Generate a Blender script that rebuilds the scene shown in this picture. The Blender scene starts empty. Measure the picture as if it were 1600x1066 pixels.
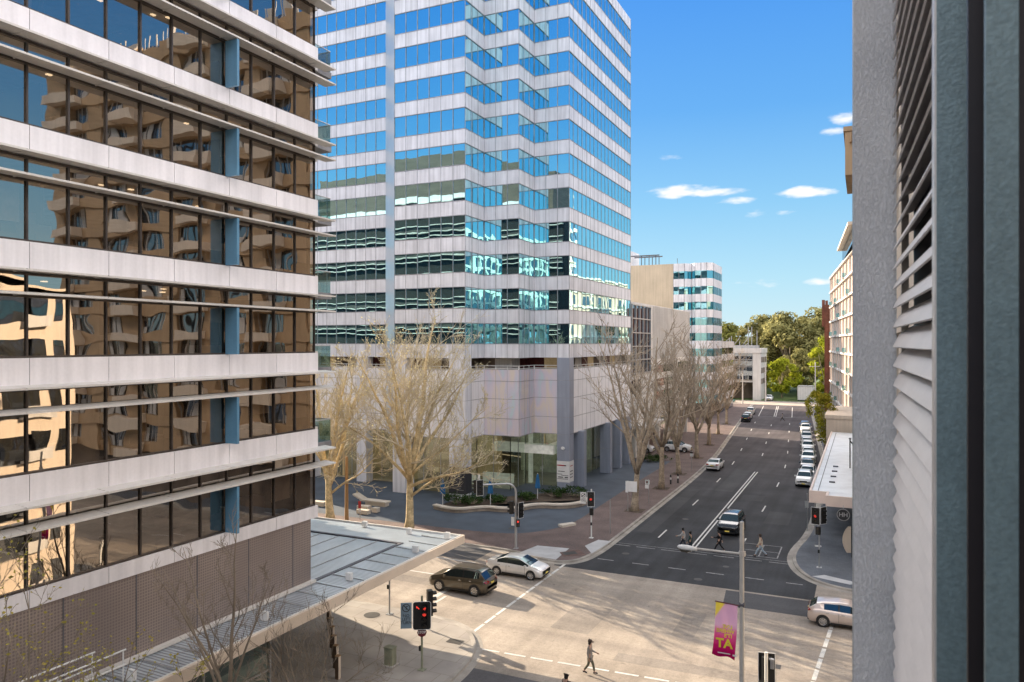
import bpy, bmesh, math, random
from math import sin, cos, pi, radians, atan2, sqrt
from mathutils import Vector, Matrix

scene = bpy.context.scene
COL = scene.collection
RNG = random.Random(7)

# ------------------------------------------------------------------ materials
def new_mat(name):
    m = bpy.data.materials.new(name); m.use_nodes = True
    nt = m.node_tree; nt.nodes.clear()
    out = nt.nodes.new('ShaderNodeOutputMaterial')
    return m, nt, out

def N(nt, typ, **kw):
    n = nt.nodes.new(typ)
    for k, v in kw.items():
        if k.startswith('i_'):
            key = k[2:]
            key = int(key) if key.isdigit() else key.replace('_', ' ')
            n.inputs[key].default_value = v
        else:
            setattr(n, k, v)
    return n

def ramp(nt, fac, stops):
    r = nt.nodes.new('ShaderNodeValToRGB')
    e = r.color_ramp.elements
    e[0].position, e[0].color = stops[0][0], (*stops[0][1], 1)
    e[1].position, e[1].color = stops[-1][0], (*stops[-1][1], 1)
    for p, c in stops[1:-1]:
        x = e.new(p); x.color = (*c, 1)
    nt.links.new(fac, r.inputs[0])
    return r.outputs[0]

def mix(nt, a, b, fac, blend='MIX'):
    n = nt.nodes.new('ShaderNodeMix'); n.data_type = 'RGBA'; n.blend_type = blend
    for sock, v in ((n.inputs[0], fac), (n.inputs[6], a), (n.inputs[7], b)):
        if isinstance(v, bpy.types.NodeSocket): nt.links.new(v, sock)
        elif isinstance(v, (int, float)): sock.default_value = v
        else: sock.default_value = (*v, 1)
    return n.outputs[2]

def sc(c, k): return tuple(min(1, max(0, x * k)) for x in c)

def surf(name, col, rough=0.7, metal=0.0, n1=(1.5, 0.25), n2=(25, 0.12), bump=(40, 0.0), spec=0.5, streak=0.0, coat=0.0, stretch=(1, 1, 1), emit=None):
    """Principled surface whose base colour is broken up by two noises and an optional bump."""
    m, nt, out = new_mat(name)
    tc = N(nt, 'ShaderNodeTexCoord')
    mp = N(nt, 'ShaderNodeMapping'); mp.inputs['Scale'].default_value = stretch
    nt.links.new(tc.outputs['Object'], mp.inputs[0])
    a = N(nt, 'ShaderNodeTexNoise', i_Scale=n1[0], i_Detail=4.0); nt.links.new(mp.outputs[0], a.inputs['Vector'])
    b = N(nt, 'ShaderNodeTexNoise', i_Scale=n2[0], i_Detail=3.0); nt.links.new(mp.outputs[0], b.inputs['Vector'])
    c = ramp(nt, a.outputs[0], [(0.3, sc(col, 1 - n1[1])), (0.7, sc(col, 1 + n1[1]))])
    c2 = ramp(nt, b.outputs[0], [(0.3, (1 - n2[1],) * 3), (0.7, (1, 1, 1))])
    c = mix(nt, c, c2, 1.0, 'MULTIPLY')
    if streak:
        mp2 = N(nt, 'ShaderNodeMapping'); mp2.inputs['Scale'].default_value = (3, 3, 0.15)
        nt.links.new(tc.outputs['Object'], mp2.inputs[0])
        s = N(nt, 'ShaderNodeTexNoise', i_Scale=1.0, i_Detail=5.0); nt.links.new(mp2.outputs[0], s.inputs['Vector'])
        c3 = ramp(nt, s.outputs[0], [(0.35, (1 - streak,) * 3), (0.6, (1, 1, 1))])
        c = mix(nt, c, c3, 1.0, 'MULTIPLY')
    p = N(nt, 'ShaderNodeBsdfPrincipled', i_Roughness=rough, i_Metallic=metal)
    p.inputs['Specular IOR Level'].default_value = spec
    p.inputs['Coat Weight'].default_value = coat; p.inputs['Coat Roughness'].default_value = 0.04
    if emit:
        p.inputs['Emission Color'].default_value = (*emit[0], 1); p.inputs['Emission Strength'].default_value = emit[1]
    nt.links.new(c, p.inputs['Base Color'])
    if bump[1]:
        bn = N(nt, 'ShaderNodeTexNoise', i_Scale=bump[0], i_Detail=4.0); nt.links.new(mp.outputs[0], bn.inputs['Vector'])
        bp = N(nt, 'ShaderNodeBump', i_Strength=bump[1], i_Distance=0.02)
        nt.links.new(bn.outputs[0], bp.inputs['Height']); nt.links.new(bp.outputs[0], p.inputs['Normal'])
    nt.links.new(p.outputs[0], out.inputs[0])
    return m

def mirror_glass(name, tint, dark, amount, wave=(0.7, 0.25), rough=0.01, clear=0.0, see=(0.4, 0.4, 0.4)):
    """Curtain-wall glass: a tinted reflection over a dark body, optionally partly see-through, with a gentle ripple."""
    m, nt, out = new_mat(name)
    tc = N(nt, 'ShaderNodeTexCoord')
    nz = N(nt, 'ShaderNodeTexNoise', i_Scale=wave[0], i_Detail=1.0); nt.links.new(tc.outputs['Object'], nz.inputs['Vector'])
    bp = N(nt, 'ShaderNodeBump', i_Strength=1.0, i_Distance=wave[1] * 0.1); nt.links.new(nz.outputs[0], bp.inputs['Height'])
    g = N(nt, 'ShaderNodeBsdfGlossy', i_Roughness=rough); g.inputs['Color'].default_value = (*tint, 1)
    d = N(nt, 'ShaderNodeBsdfDiffuse'); d.inputs['Color'].default_value = (*dark, 1)
    nt.links.new(bp.outputs[0], g.inputs['Normal'])
    body = d.outputs[0]
    if clear:
        t = N(nt, 'ShaderNodeBsdfTransparent'); t.inputs['Color'].default_value = (*see, 1)
        mx = N(nt, 'ShaderNodeMixShader'); mx.inputs[0].default_value = clear
        nt.links.new(d.outputs[0], mx.inputs[1]); nt.links.new(t.outputs[0], mx.inputs[2]); body = mx.outputs[0]
    lw = N(nt, 'ShaderNodeLayerWeight', i_Blend=0.35)
    mr = N(nt, 'ShaderNodeMapRange'); mr.inputs['To Min'].default_value = amount; mr.inputs['To Max'].default_value = min(1, amount + 0.35)
    nt.links.new(lw.outputs['Fresnel'], mr.inputs[0])
    ms = N(nt, 'ShaderNodeMixShader')
    nt.links.new(mr.outputs[0], ms.inputs[0]); nt.links.new(body, ms.inputs[1]); nt.links.new(g.outputs[0], ms.inputs[2])
    nt.links.new(ms.outputs[0], out.inputs[0])
    return m

def brick_mat(name, c1, c2, mortar, scale, bw=0.5, bh=0.25, msize=0.015, rough=0.8, vary=0.25, rot=0.0, bump=0.3):
    m, nt, out = new_mat(name)
    tc = N(nt, 'ShaderNodeTexCoord'); mp = N(nt, 'ShaderNodeMapping'); mp.inputs['Rotation'].default_value = (0, 0, rot)
    nt.links.new(tc.outputs['Object'], mp.inputs[0])
    b = N(nt, 'ShaderNodeTexBrick', i_Scale=scale); b.inputs['Brick Width'].default_value = bw; b.inputs['Row Height'].default_value = bh
    b.inputs['Mortar Size'].default_value = msize
    b.inputs['Color1'].default_value = (*c1, 1); b.inputs['Color2'].default_value = (*c2, 1); b.inputs['Mortar'].default_value = (*mortar, 1)
    nt.links.new(mp.outputs[0], b.inputs['Vector'])
    n = N(nt, 'ShaderNodeTexNoise', i_Scale=0.45, i_Detail=6.0); nt.links.new(tc.outputs['Object'], n.inputs['Vector'])
    c = mix(nt, b.outputs[0], ramp(nt, n.outputs[0], [(0.3, (1 - vary,) * 3), (0.7, (1 + 0 * vary,) * 3)]), 1.0, 'MULTIPLY')
    p = N(nt, 'ShaderNodeBsdfPrincipled', i_Roughness=rough); nt.links.new(c, p.inputs['Base Color'])
    bp = N(nt, 'ShaderNodeBump', i_Strength=bump, i_Distance=0.01); nt.links.new(b.outputs[1], bp.inputs['Height']); bp.invert = True
    nt.links.new(bp.outputs[0], p.inputs['Normal']); nt.links.new(p.outputs[0], out.inputs[0])
    return m

def asphalt(name, col, patch=0.35, warm=None, lanes=0.0, stains=0.35):
    """Road surface: fine aggregate, broad worn patches, wheel-track streaks along y."""
    m, nt, out = new_mat(name)
    tc = N(nt, 'ShaderNodeTexCoord')
    def nz(scale, detail, st=(1, 1, 1)):
        mp = N(nt, 'ShaderNodeMapping'); mp.inputs['Scale'].default_value = st
        nt.links.new(tc.outputs['Object'], mp.inputs[0])
        n = N(nt, 'ShaderNodeTexNoise', i_Scale=scale, i_Detail=detail); nt.links.new(mp.outputs[0], n.inputs['Vector'])
        return n.outputs[0]
    c = ramp(nt, nz(0.22, 6.0), [(0.3, sc(col, 1 - patch)), (0.7, sc(col, 1 + patch))])
    c = mix(nt, c, ramp(nt, nz(1.0, 4.0, (1.1, 0.05, 1)), [(0.35, (0.62,) * 3), (0.65, (1, 1, 1))]), lanes, 'MULTIPLY')
    c = mix(nt, c, ramp(nt, nz(14, 5.0), [(0.3, (0.72,) * 3), (0.7, (1, 1, 1))]), 0.8, 'MULTIPLY')
    # tyre-darkened bands along x, oil drips and a coarse speckle of stones
    c = mix(nt, c, ramp(nt, nz(1.0, 5.0, (0.05, 0.75, 1)), [(0.38, (0.74, 0.74, 0.76)), (0.62, (1, 1, 1))]), stains, 'MULTIPLY')
    c = mix(nt, c, ramp(nt, nz(1.7, 3.0), [(0.66, (1, 1, 1)), (0.74, (0.62, 0.61, 0.6))]), stains, 'MULTIPLY')
    c = mix(nt, c, ramp(nt, nz(5.0, 6.0), [(0.3, (0.80,) * 3), (0.6, (1.0,) * 3)]), 0.8, 'MULTIPLY')
    # tar crack sealing: thin dark wandering lines
    v = N(nt, 'ShaderNodeTexVoronoi', feature='DISTANCE_TO_EDGE', i_Scale=0.16)
    wv = N(nt, 'ShaderNodeTexNoise', i_Scale=0.6, i_Detail=4.0); nt.links.new(tc.outputs['Object'], wv.inputs['Vector'])
    add = N(nt, 'ShaderNodeVectorMath', operation='ADD'); nt.links.new(tc.outputs['Object'], add.inputs[0]); nt.links.new(wv.outputs[1], add.inputs[1])
    nt.links.new(add.outputs[0], v.inputs['Vector'])
    c = mix(nt, c, ramp(nt, v.outputs[0], [(0.0, (0.7,) * 3), (0.005, (1, 1, 1))]), 0.3, 'MULTIPLY')
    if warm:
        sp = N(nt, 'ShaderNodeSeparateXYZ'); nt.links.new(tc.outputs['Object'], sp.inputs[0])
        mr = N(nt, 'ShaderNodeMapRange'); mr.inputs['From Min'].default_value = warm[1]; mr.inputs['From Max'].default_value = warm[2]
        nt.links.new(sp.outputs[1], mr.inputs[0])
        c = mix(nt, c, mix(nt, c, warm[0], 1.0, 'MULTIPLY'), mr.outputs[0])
    p = N(nt, 'ShaderNodeBsdfPrincipled', i_Roughness=0.85); p.inputs['Specular IOR Level'].default_value = 0.3
    nt.links.new(c, p.inputs['Base Color'])
    bp = N(nt, 'ShaderNodeBump', i_Strength=0.35, i_Distance=0.01); nt.links.new(nz(60, 3.0), bp.inputs['Height'])
    nt.links.new(bp.outputs[0], p.inputs['Normal']); nt.links.new(p.outputs[0], out.inputs[0])
    return m

def leaf_mat(name, c1, c2, trans=0.35, scale=0.5):
    m, nt, out = new_mat(name)
    tc = N(nt, 'ShaderNodeTexCoord'); n = N(nt, 'ShaderNodeTexNoise', i_Scale=scale, i_Detail=5.0)
    nt.links.new(tc.outputs['Object'], n.inputs['Vector'])
    c = ramp(nt, n.outputs[0], [(0.35, c1), (0.65, c2)])
    d = N(nt, 'ShaderNodeBsdfDiffuse'); t = N(nt, 'ShaderNodeBsdfTranslucent')
    nt.links.new(c, d.inputs[0]); nt.links.new(c, t.inputs[0])
    ms = N(nt, 'ShaderNodeMixShader'); ms.inputs[0].default_value = trans
    nt.links.new(d.outputs[0], ms.inputs[1]); nt.links.new(t.outputs[0], ms.inputs[2]); nt.links.new(ms.outputs[0], out.inputs[0])
    return m

def paint(name, col, metal=0.0, rough=0.3, coat=0.6):
    return surf(name, col, rough, metal, n1=(2.0, 0.04), n2=(60, 0.03), coat=coat)

M = {}
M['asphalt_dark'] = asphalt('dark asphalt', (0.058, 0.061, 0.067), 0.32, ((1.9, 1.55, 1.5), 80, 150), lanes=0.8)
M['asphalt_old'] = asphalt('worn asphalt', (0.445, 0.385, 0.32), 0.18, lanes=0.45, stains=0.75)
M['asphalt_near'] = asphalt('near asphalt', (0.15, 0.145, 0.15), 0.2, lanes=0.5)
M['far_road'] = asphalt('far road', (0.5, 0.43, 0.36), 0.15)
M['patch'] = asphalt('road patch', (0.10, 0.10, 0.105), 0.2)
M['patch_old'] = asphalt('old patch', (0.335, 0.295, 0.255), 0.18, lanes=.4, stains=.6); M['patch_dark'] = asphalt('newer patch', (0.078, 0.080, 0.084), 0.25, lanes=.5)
M['plaza'] = surf('blue grey plaza', (0.070, 0.092, 0.122), 0.7, n1=(0.5, 0.22), n2=(40, 0.25), bump=(50, 0.2))
M['brick_pave'] = brick_mat('brown clay pavers', (0.23, 0.155, 0.135), (0.16, 0.12, 0.112), (0.09, 0.075, 0.07), 4.0, vary=0.4, rot=0.78)
M['grey_pave'] = brick_mat('blue grey pavers', (0.15, 0.17, 0.20), (0.12, 0.135, 0.16), (0.07, 0.075, 0.085), 2.2, vary=0.4)
M['pale_pave'] = brick_mat('pale concrete slabs', (0.40, 0.37, 0.33), (0.36, 0.33, 0.30), (0.24, 0.2, 0.165), 0.6, bw=0.9, bh=0.9, msize=0.008, vary=0.35)
M['kerb'] = surf('kerb concrete', (0.36, 0.33, 0.29), 0.8, n1=(0.8, 0.3), n2=(30, 0.25), bump=(40, 0.3))
M['ramp'] = surf('pale ramp concrete', (0.50, 0.50, 0.50), 0.75, n1=(1, 0.12), n2=(40, 0.12))
M['marking'] = surf('white road paint', (0.72, 0.71, 0.67), 0.6, n1=(3, 0.15), n2=(18, 0.35))
M['marking_worn'] = surf('worn road paint', (0.34, 0.34, 0.34), 0.7, n1=(3, 0.45), n2=(14, 0.5))
M['iron'] = surf('cast iron', (0.07, 0.065, 0.06), 0.6, metal=0.3)
M['dirt'] = surf('soil', (0.09, 0.065, 0.045), 0.95, n1=(2, 0.4), bump=(20, 0.5))
M['ground'] = surf('ground', (0.10, 0.10, 0.06), 0.95, n1=(0.05, 0.4), n2=(2, 0.4))
M['grass'] = surf('lawn', (0.10, 0.16, 0.035), 0.95, n1=(0.4, 0.4), n2=(9, 0.5))
M['panel_silver'] = surf('silver cladding', (0.80, 0.775, 0.795), 0.42, metal=0.15, n1=(0.35, 0.07), n2=(9, 0.05), streak=0.13)
M['panel_tower'] = surf('tower panel', (0.76, 0.76, 0.80), 0.5, metal=0.1, n1=(0.4, 0.10), n2=(10, 0.06), streak=0.2)
M['panel_podium'] = surf('podium panel', (0.85, 0.83, 0.84), 0.55, n1=(0.4, 0.07), n2=(10, 0.06), streak=0.1)  # lighter copy of the tower panel, paints in bounced light
M['panel_tower_blue'] = surf('tower column panel', (0.33, 0.37, 0.46), 0.4, metal=0.25, n1=(0.4, 0.08), n2=(10, 0.05), streak=0.1)
M['chamfer'] = surf('tower chamfer panel', (0.50, 0.55, 0.61), 0.35, metal=0.35, n1=(0.4, 0.05), n2=(10, 0.05))
M['joint'] = surf('dark joint', (0.10, 0.10, 0.115), 0.6)
M['joint_grey'] = surf('recessed joint', (0.30, 0.295, 0.30), 0.8)
M['joint_light'] = surf('tower mullion', (0.34, 0.345, 0.37), 0.5, metal=0.3)
M['frame_dark'] = surf('bronze frame', (0.075, 0.062, 0.055), 0.4, metal=0.5)
M['shade_white'] = surf('sunshade metal', (0.66, 0.63, 0.59), 0.45, metal=0.15, n1=(0.5, 0.06), streak=0.06)
M['fin_blue'] = surf('blue fin', (0.13, 0.30, 0.46), 0.35, metal=0.2, n1=(0.8, 0.1), streak=0.1)
M['glass_tower'] = mirror_glass('blue mirror glass', (0.58, 0.94, 1.0), (0.012, 0.07, 0.12), 0.82, wave=(0.55, 0.06))
M['glass_office'] = mirror_glass('bronze office glass', (0.95, 0.86, 0.76), (0.02, 0.016, 0.012), 0.36, wave=(0.6, 0.09), clear=0.75, see=(0.62, 0.52, 0.43))
M['glass_lobby'] = mirror_glass('lobby glass', (0.85, 0.95, 0.9), (0.02, 0.03, 0.025), 0.18, wave=(0.4, 0.05), clear=0.96, see=(0.78, 0.86, 0.79))
M['glass_green'] = mirror_glass('green shop glass', (0.7, 0.8, 0.7), (0.015, 0.03, 0.02), 0.35, wave=(0.4, 0.06), clear=0.6, see=(0.35, 0.45, 0.36))
M['glass_dark'] = mirror_glass('dark glass', (0.75, 0.82, 0.9), (0.012, 0.014, 0.018), 0.35, wave=(0.6, 0.06))
M['glass_teal'] = mirror_glass('teal glass', (0.4, 0.8, 0.9), (0.008, 0.05, 0.07), 0.6, wave=(0.6, 0.06))
M['rail_glass'] = mirror_glass('balustrade glass', (0.8, 0.95, 0.95), (0.05, 0.1, 0.1), 0.12, clear=0.9, see=(0.62, 0.80, 0.80))
M['car_glass'] = mirror_glass('car glass', (0.62, 0.85, 0.88), (0.012, 0.016, 0.018), 0.10, wave=(0.5, 0.0))
M['gold_wall'] = surf('warm lobby wall', (0.40, 0.29, 0.16), 0.5, n1=(0.5, 0.35), n2=(6, 0.3), emit=((0.50, 0.36, 0.18), 0.22))  # wall glows faintly in place of interior lighting
M['lobby_white'] = surf('lobby plaster', (0.74, 0.73, 0.68), 0.6, emit=((0.8, 0.8, 0.7), 0.22))  # emission stands in for light inside the lobby
M['lobby_floor'] = surf('lobby floor', (0.40, 0.36, 0.28), 0.25, n1=(0.6, 0.2))
M['lamp_warm'] = surf('ceiling light', (0.9, 0.85, 0.7), 0.5, emit=((1.0, 0.85, 0.6), 3.0))
M['ceiling'] = surf('office ceiling', (0.55, 0.53, 0.50), 0.8)
M['office_dark'] = surf('office back wall', (0.16, 0.125, 0.10), 0.8, n1=(0.3, 0.5))
M['office_thing'] = surf('office furniture', (0.35, 0.31, 0.27), 0.6, n1=(0.4, 0.5))
M['roof'] = surf('roof membrane', (0.30, 0.30, 0.30), 0.9)
M['concrete'] = surf('concrete', (0.42, 0.40, 0.37), 0.85, n1=(0.5, 0.2), streak=0.2, bump=(30, 0.2))
M['white_wall'] = surf('white painted wall', (0.62, 0.60, 0.57), 0.75, n1=(0.3, 0.1), streak=0.15)
M['beige_wall'] = surf('beige wall', (0.55, 0.46, 0.34), 0.8, n1=(0.2, 0.12), n2=(5, 0.06), streak=0.12)
M['pink_wall'] = surf('pale pink render', (0.50, 0.38, 0.31), 0.8, n1=(0.3, 0.08), streak=0.08)
M['cream_wall'] = surf('cream render', (0.72, 0.61, 0.49), 0.8, n1=(0.3, 0.08), streak=0.1)
M['tan_wall'] = surf('tan render', (0.50, 0.35, 0.21), 0.8, n1=(0.3, 0.1), streak=0.12)
M['brown_brick'] = surf('brown brick', (0.20, 0.075, 0.045), 0.85, n1=(0.5, 0.3), n2=(4, 0.4))
M['white_metal'] = surf('white metal', (0.72, 0.72, 0.70), 0.4, n1=(1, 0.05))
M['grey_metal'] = surf('galvanised steel', (0.45, 0.455, 0.46), 0.4, metal=0.6, n1=(2, 0.12))
M['pole_cream'] = surf('pale painted pole', (0.56, 0.53, 0.49), 0.45, n1=(3, 0.06), streak=0.08)
M['black'] = surf('black plastic', (0.012, 0.012, 0.012), 0.45)
M['rubber'] = surf('rubber', (0.018, 0.018, 0.018), 0.85)
M['chrome'] = surf('alloy', (0.62, 0.62, 0.63), 0.25, metal=0.85)
M['lamp_red'] = surf('red lens lit', (0.8, 0.05, 0.03), 0.3, emit=((1.0, 0.06, 0.04), 0.6))
M['lamp_off'] = surf('unlit lens', (0.06, 0.055, 0.045), 0.25)
M['red'] = surf('red sign', (0.45, 0.03, 0.03), 0.5)
M['maroon'] = surf('dark red sign', (0.11, 0.012, 0.02), 0.5)
M['sign_blue'] = surf('grey blue sign', (0.17, 0.24, 0.30), 0.5)
M['sign_white'] = surf('white sign', (0.75, 0.75, 0.74), 0.5, n1=(2, 0.05))
M['ink'] = surf('ink', (0.03, 0.03, 0.035), 0.6)
M['umbrella'] = surf('blue umbrella cloth', (0.02, 0.13, 0.30), 0.8, n1=(3, 0.25), n2=(20, 0.2))
M['bench'] = surf('precast bench', (0.64, 0.57, 0.48), 0.6, n1=(1, 0.08), n2=(25, 0.08))
M['timber'] = surf('timber', (0.36, 0.21, 0.09), 0.7, n1=(2, 0.3), stretch=(6, 6, 0.6))
M['bark_plane'] = surf('plane tree bark', (0.66, 0.53, 0.31), 0.85, n1=(2.2, 0.35), n2=(7, 0.35), bump=(9, 0.3))
M['twig_plane'] = surf('plane tree twigs', (0.56, 0.49, 0.36), 0.85, n1=(0.5, 0.3))
M['bark_grey'] = surf('street tree bark', (0.42, 0.34, 0.25), 0.9, n1=(2, 0.35), n2=(8, 0.35), bump=(9, 0.4))
M['twig_grey'] = surf('street tree twigs', (0.40, 0.33, 0.25), 0.9, n1=(0.5, 0.3))
M['twig_near'] = surf('young tree bark', (0.25, 0.20, 0.15), 0.9, n1=(1, 0.35))
M['bud'] = leaf_mat('buds', (0.62, 0.54, 0.27), (0.74, 0.68, 0.40), 0.3, 0.4)
M['leaf_yellow'] = leaf_mat('yellow spring leaves', (0.50, 0.40, 0.10), (0.34, 0.34, 0.07))
M['leaf_gum'] = leaf_mat('gum leaves', (0.15, 0.145, 0.055), (0.37, 0.34, 0.14), 0.2, 0.25)
M['leaf_olive'] = leaf_mat('olive leaves', (0.16, 0.165, 0.045), (0.36, 0.35, 0.10), 0.25, 0.3)
M['leaf_lime'] = leaf_mat('lime leaves', (0.22, 0.27, 0.02), (0.45, 0.46, 0.05), 0.35, 0.5)
M['leaf_dark'] = leaf_mat('dark shrub leaves', (0.022, 0.05, 0.016), (0.075, 0.12, 0.04), 0.2, 1.2)
M['leaf_street'] = leaf_mat('street tree leaves', (0.18, 0.20, 0.025), (0.40, 0.36, 0.05), 0.35, 0.7)
M['skin'] = surf('skin', (0.45, 0.28, 0.20), 0.6)
M['hair'] = surf('dark hair', (0.02, 0.015, 0.012), 0.6)
M['cap_brown'] = surf('brown cap', (0.06, 0.035, 0.025), 0.8)
M['cloth_black'] = surf('black cloth', (0.012, 0.012, 0.014), 0.9)
M['cloth_green'] = surf('dark green cloth', (0.012, 0.05, 0.045), 0.9)
M['cloth_grey'] = surf('grey cloth', (0.42, 0.41, 0.39), 0.9, n1=(6, 0.2))
M['cloth_coat'] = surf('grey brown coat', (0.25, 0.23, 0.21), 0.9, n1=(6, 0.25))
M['cloth_olive'] = surf('olive cloth', (0.10, 0.10, 0.07), 0.9)
M['cloth_cream'] = surf('cream cloth', (0.62, 0.52, 0.40), 0.9, n1=(5, 0.15))
M['denim'] = surf('pale denim', (0.36, 0.44, 0.52), 0.9, n1=(5, 0.2))
M['denim_dark'] = surf('dark denim', (0.03, 0.035, 0.05), 0.9)
M['teal_frame'] = surf('blue grey aluminium', (0.18, 0.255, 0.28), 0.5, metal=0.25, n1=(3, 0.12), n2=(90, 0.25), bump=(120, 0.15))
M['pale_edge'] = surf('pale frame edge', (0.60, 0.56, 0.53), 0.4)
M['seal'] = surf('black seal', (0.011, 0.006, 0.008), 0.5)
M['louvre'] = surf('louvre paint', (0.68, 0.645, 0.63), 0.45, n1=(3, 0.06), n2=(40, 0.04))
M['glow'] = surf('magenta', (0.5, 0.03, 0.18), 0.6)
M['yellow'] = surf('yellow ink', (0.95, 0.72, 0.05), 0.6)
M['plate'] = surf('number plate', (0.75, 0.6, 0.12), 0.5)
M['box_green'] = surf('green grey cabinet', (0.26, 0.27, 0.19), 0.6, n1=(3, 0.2), streak=0.2)
M['awning'] = surf('pale blue awning roof', (0.78, 0.82, 0.84), 0.4, metal=0.1, n1=(0.7, 0.1), n2=(12, 0.08))
M['fascia'] = surf('pale fascia', (0.80, 0.66, 0.58), 0.5, n1=(0.7, 0.06))
M['fascia_canopy'] = surf('canopy fascia', (0.68, 0.57, 0.46), 0.55, n1=(0.7, 0.08))

def stucco():
    m, nt, out = new_mat('trowelled stucco')
    tc = N(nt, 'ShaderNodeTexCoord'); mp = N(nt, 'ShaderNodeMapping'); mp.inputs['Scale'].default_value = (1, 1, 0.45)
    nt.links.new(tc.outputs['Object'], mp.inputs[0])
    n = N(nt, 'ShaderNodeTexNoise', i_Scale=95.0, i_Detail=7.0, i_Roughness=0.6); nt.links.new(mp.outputs[0], n.inputs['Vector'])
    n.inputs['Distortion'].default_value = 0.4
    r = ramp(nt, n.outputs[0], [(0.42, (0, 0, 0)), (0.58, (1, 1, 1))])
    n2 = N(nt, 'ShaderNodeTexNoise', i_Scale=2.0, i_Detail=4.0); nt.links.new(tc.outputs['Object'], n2.inputs['Vector'])
    c = ramp(nt, n2.outputs[0], [(0.3, (0.47, 0.475, 0.495)), (0.7, (0.64, 0.64, 0.65))])
    c = mix(nt, c, ramp(nt, n.outputs[0], [(0.35, (0.8,) * 3), (0.6, (1, 1, 1))]), 1.0, 'MULTIPLY')
    p = N(nt, 'ShaderNodeBsdfPrincipled', i_Roughness=0.75); nt.links.new(c, p.inputs['Base Color'])
    bp = N(nt, 'ShaderNodeBump', i_Strength=0.75, i_Distance=0.004); nt.links.new(r, bp.inputs['Height'])
    nt.links.new(bp.outputs[0], p.inputs['Normal']); nt.links.new(p.outputs[0], out.inputs[0])
    return m
M['stucco'] = stucco()

def corrugated(name, col, axis, per=0.22, rough=0.3):
    m, nt, out = new_mat(name)
    tc = N(nt, 'ShaderNodeTexCoord')
    w = N(nt, 'ShaderNodeTexWave', wave_type='BANDS', bands_direction=axis, wave_profile='SIN', i_Scale=0.314 / per); w.inputs['Distortion'].default_value = 0.0
    nt.links.new(tc.outputs['Object'], w.inputs['Vector'])
    n = N(nt, 'ShaderNodeTexNoise', i_Scale=0.6, i_Detail=5.0); nt.links.new(tc.outputs['Object'], n.inputs['Vector'])
    c = mix(nt, ramp(nt, w.outputs[1], [(0.1, sc(col, 0.45)), (0.6, col)]), ramp(nt, n.outputs[0], [(0.3, (0.75,) * 3), (0.7, (1, 1, 1))]), 1.0, 'MULTIPLY')
    p = N(nt, 'ShaderNodeBsdfPrincipled', i_Roughness=rough, i_Metallic=0.35); nt.links.new(c, p.inputs['Base Color'])
    bp = N(nt, 'ShaderNodeBump', i_Strength=0.6, i_Distance=0.04); nt.links.new(w.outputs[1], bp.inputs['Height'])
    nt.links.new(bp.outputs[0], p.inputs['Normal']); nt.links.new(p.outputs[0], out.inputs[0])
    return m
M['canopy_roof'] = corrugated('corrugated canopy roof', (0.56, 0.61, 0.66), 'Y', 0.17)

def perforated():
    """Perforated metal screen: rows of small dark holes in brown grey sheet."""
    m, nt, out = new_mat('perforated screen')
    tc = N(nt, 'ShaderNodeTexCoord'); mp = N(nt, 'ShaderNodeMapping'); mp.inputs['Scale'].default_value = (0, 9, 9)
    nt.links.new(tc.outputs['Object'], mp.inputs[0])
    v = N(nt, 'ShaderNodeTexVoronoi', i_Scale=1.0, i_Randomness=0.0); nt.links.new(mp.outputs[0], v.inputs['Vector'])
    n = N(nt, 'ShaderNodeTexNoise', i_Scale=0.35, i_Detail=4.0); nt.links.new(tc.outputs['Object'], n.inputs['Vector'])
    base = ramp(nt, n.outputs[0], [(0.3, (0.25, 0.205, 0.19)), (0.7, (0.33, 0.275, 0.25))])
    c = mix(nt, (0.195, 0.165, 0.155), base, ramp(nt, v.outputs[0], [(0.30, (0, 0, 0)), (0.36, (1, 1, 1))]))
    p = N(nt, 'ShaderNodeBsdfPrincipled', i_Roughness=0.45, i_Metallic=0.4); nt.links.new(c, p.inputs['Base Color'])
    nt.links.new(p.outputs[0], out.inputs[0])
    return m
M['screen'] = perforated()

def rainbow():
    """Pale cladding with pastel moire streaks painted into its colour."""
    m, nt, out = new_mat('moire streaked cladding')
    tc = N(nt, 'ShaderNodeTexCoord'); mp = N(nt, 'ShaderNodeMapping'); mp.inputs['Scale'].default_value = (0.9, 0.9, 0.22)
    nt.links.new(tc.outputs['Object'], mp.inputs[0])
    n = N(nt, 'ShaderNodeTexNoise', i_Scale=0.9, i_Detail=2.0); n.inputs['Distortion'].default_value = 0.8
    nt.links.new(mp.outputs[0], n.inputs['Vector'])
    c = ramp(nt, n.outputs[0], [(0.30, (0.25, 0.50, 0.55)), (0.42, (0.40, 0.36, 0.52)), (0.5, (0.52, 0.40, 0.48)), (0.58, (0.60, 0.46, 0.30)), (0.7, (0.42, 0.38, 0.52))])
    c = mix(nt, (0.68, 0.66, 0.67), c, 0.45)
    p = N(nt, 'ShaderNodeBsdfPrincipled', i_Roughness=0.5); nt.links.new(c, p.inputs['Base Color']); nt.links.new(p.outputs[0], out.inputs[0])
    return m
M['rainbow'] = rainbow()

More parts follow.
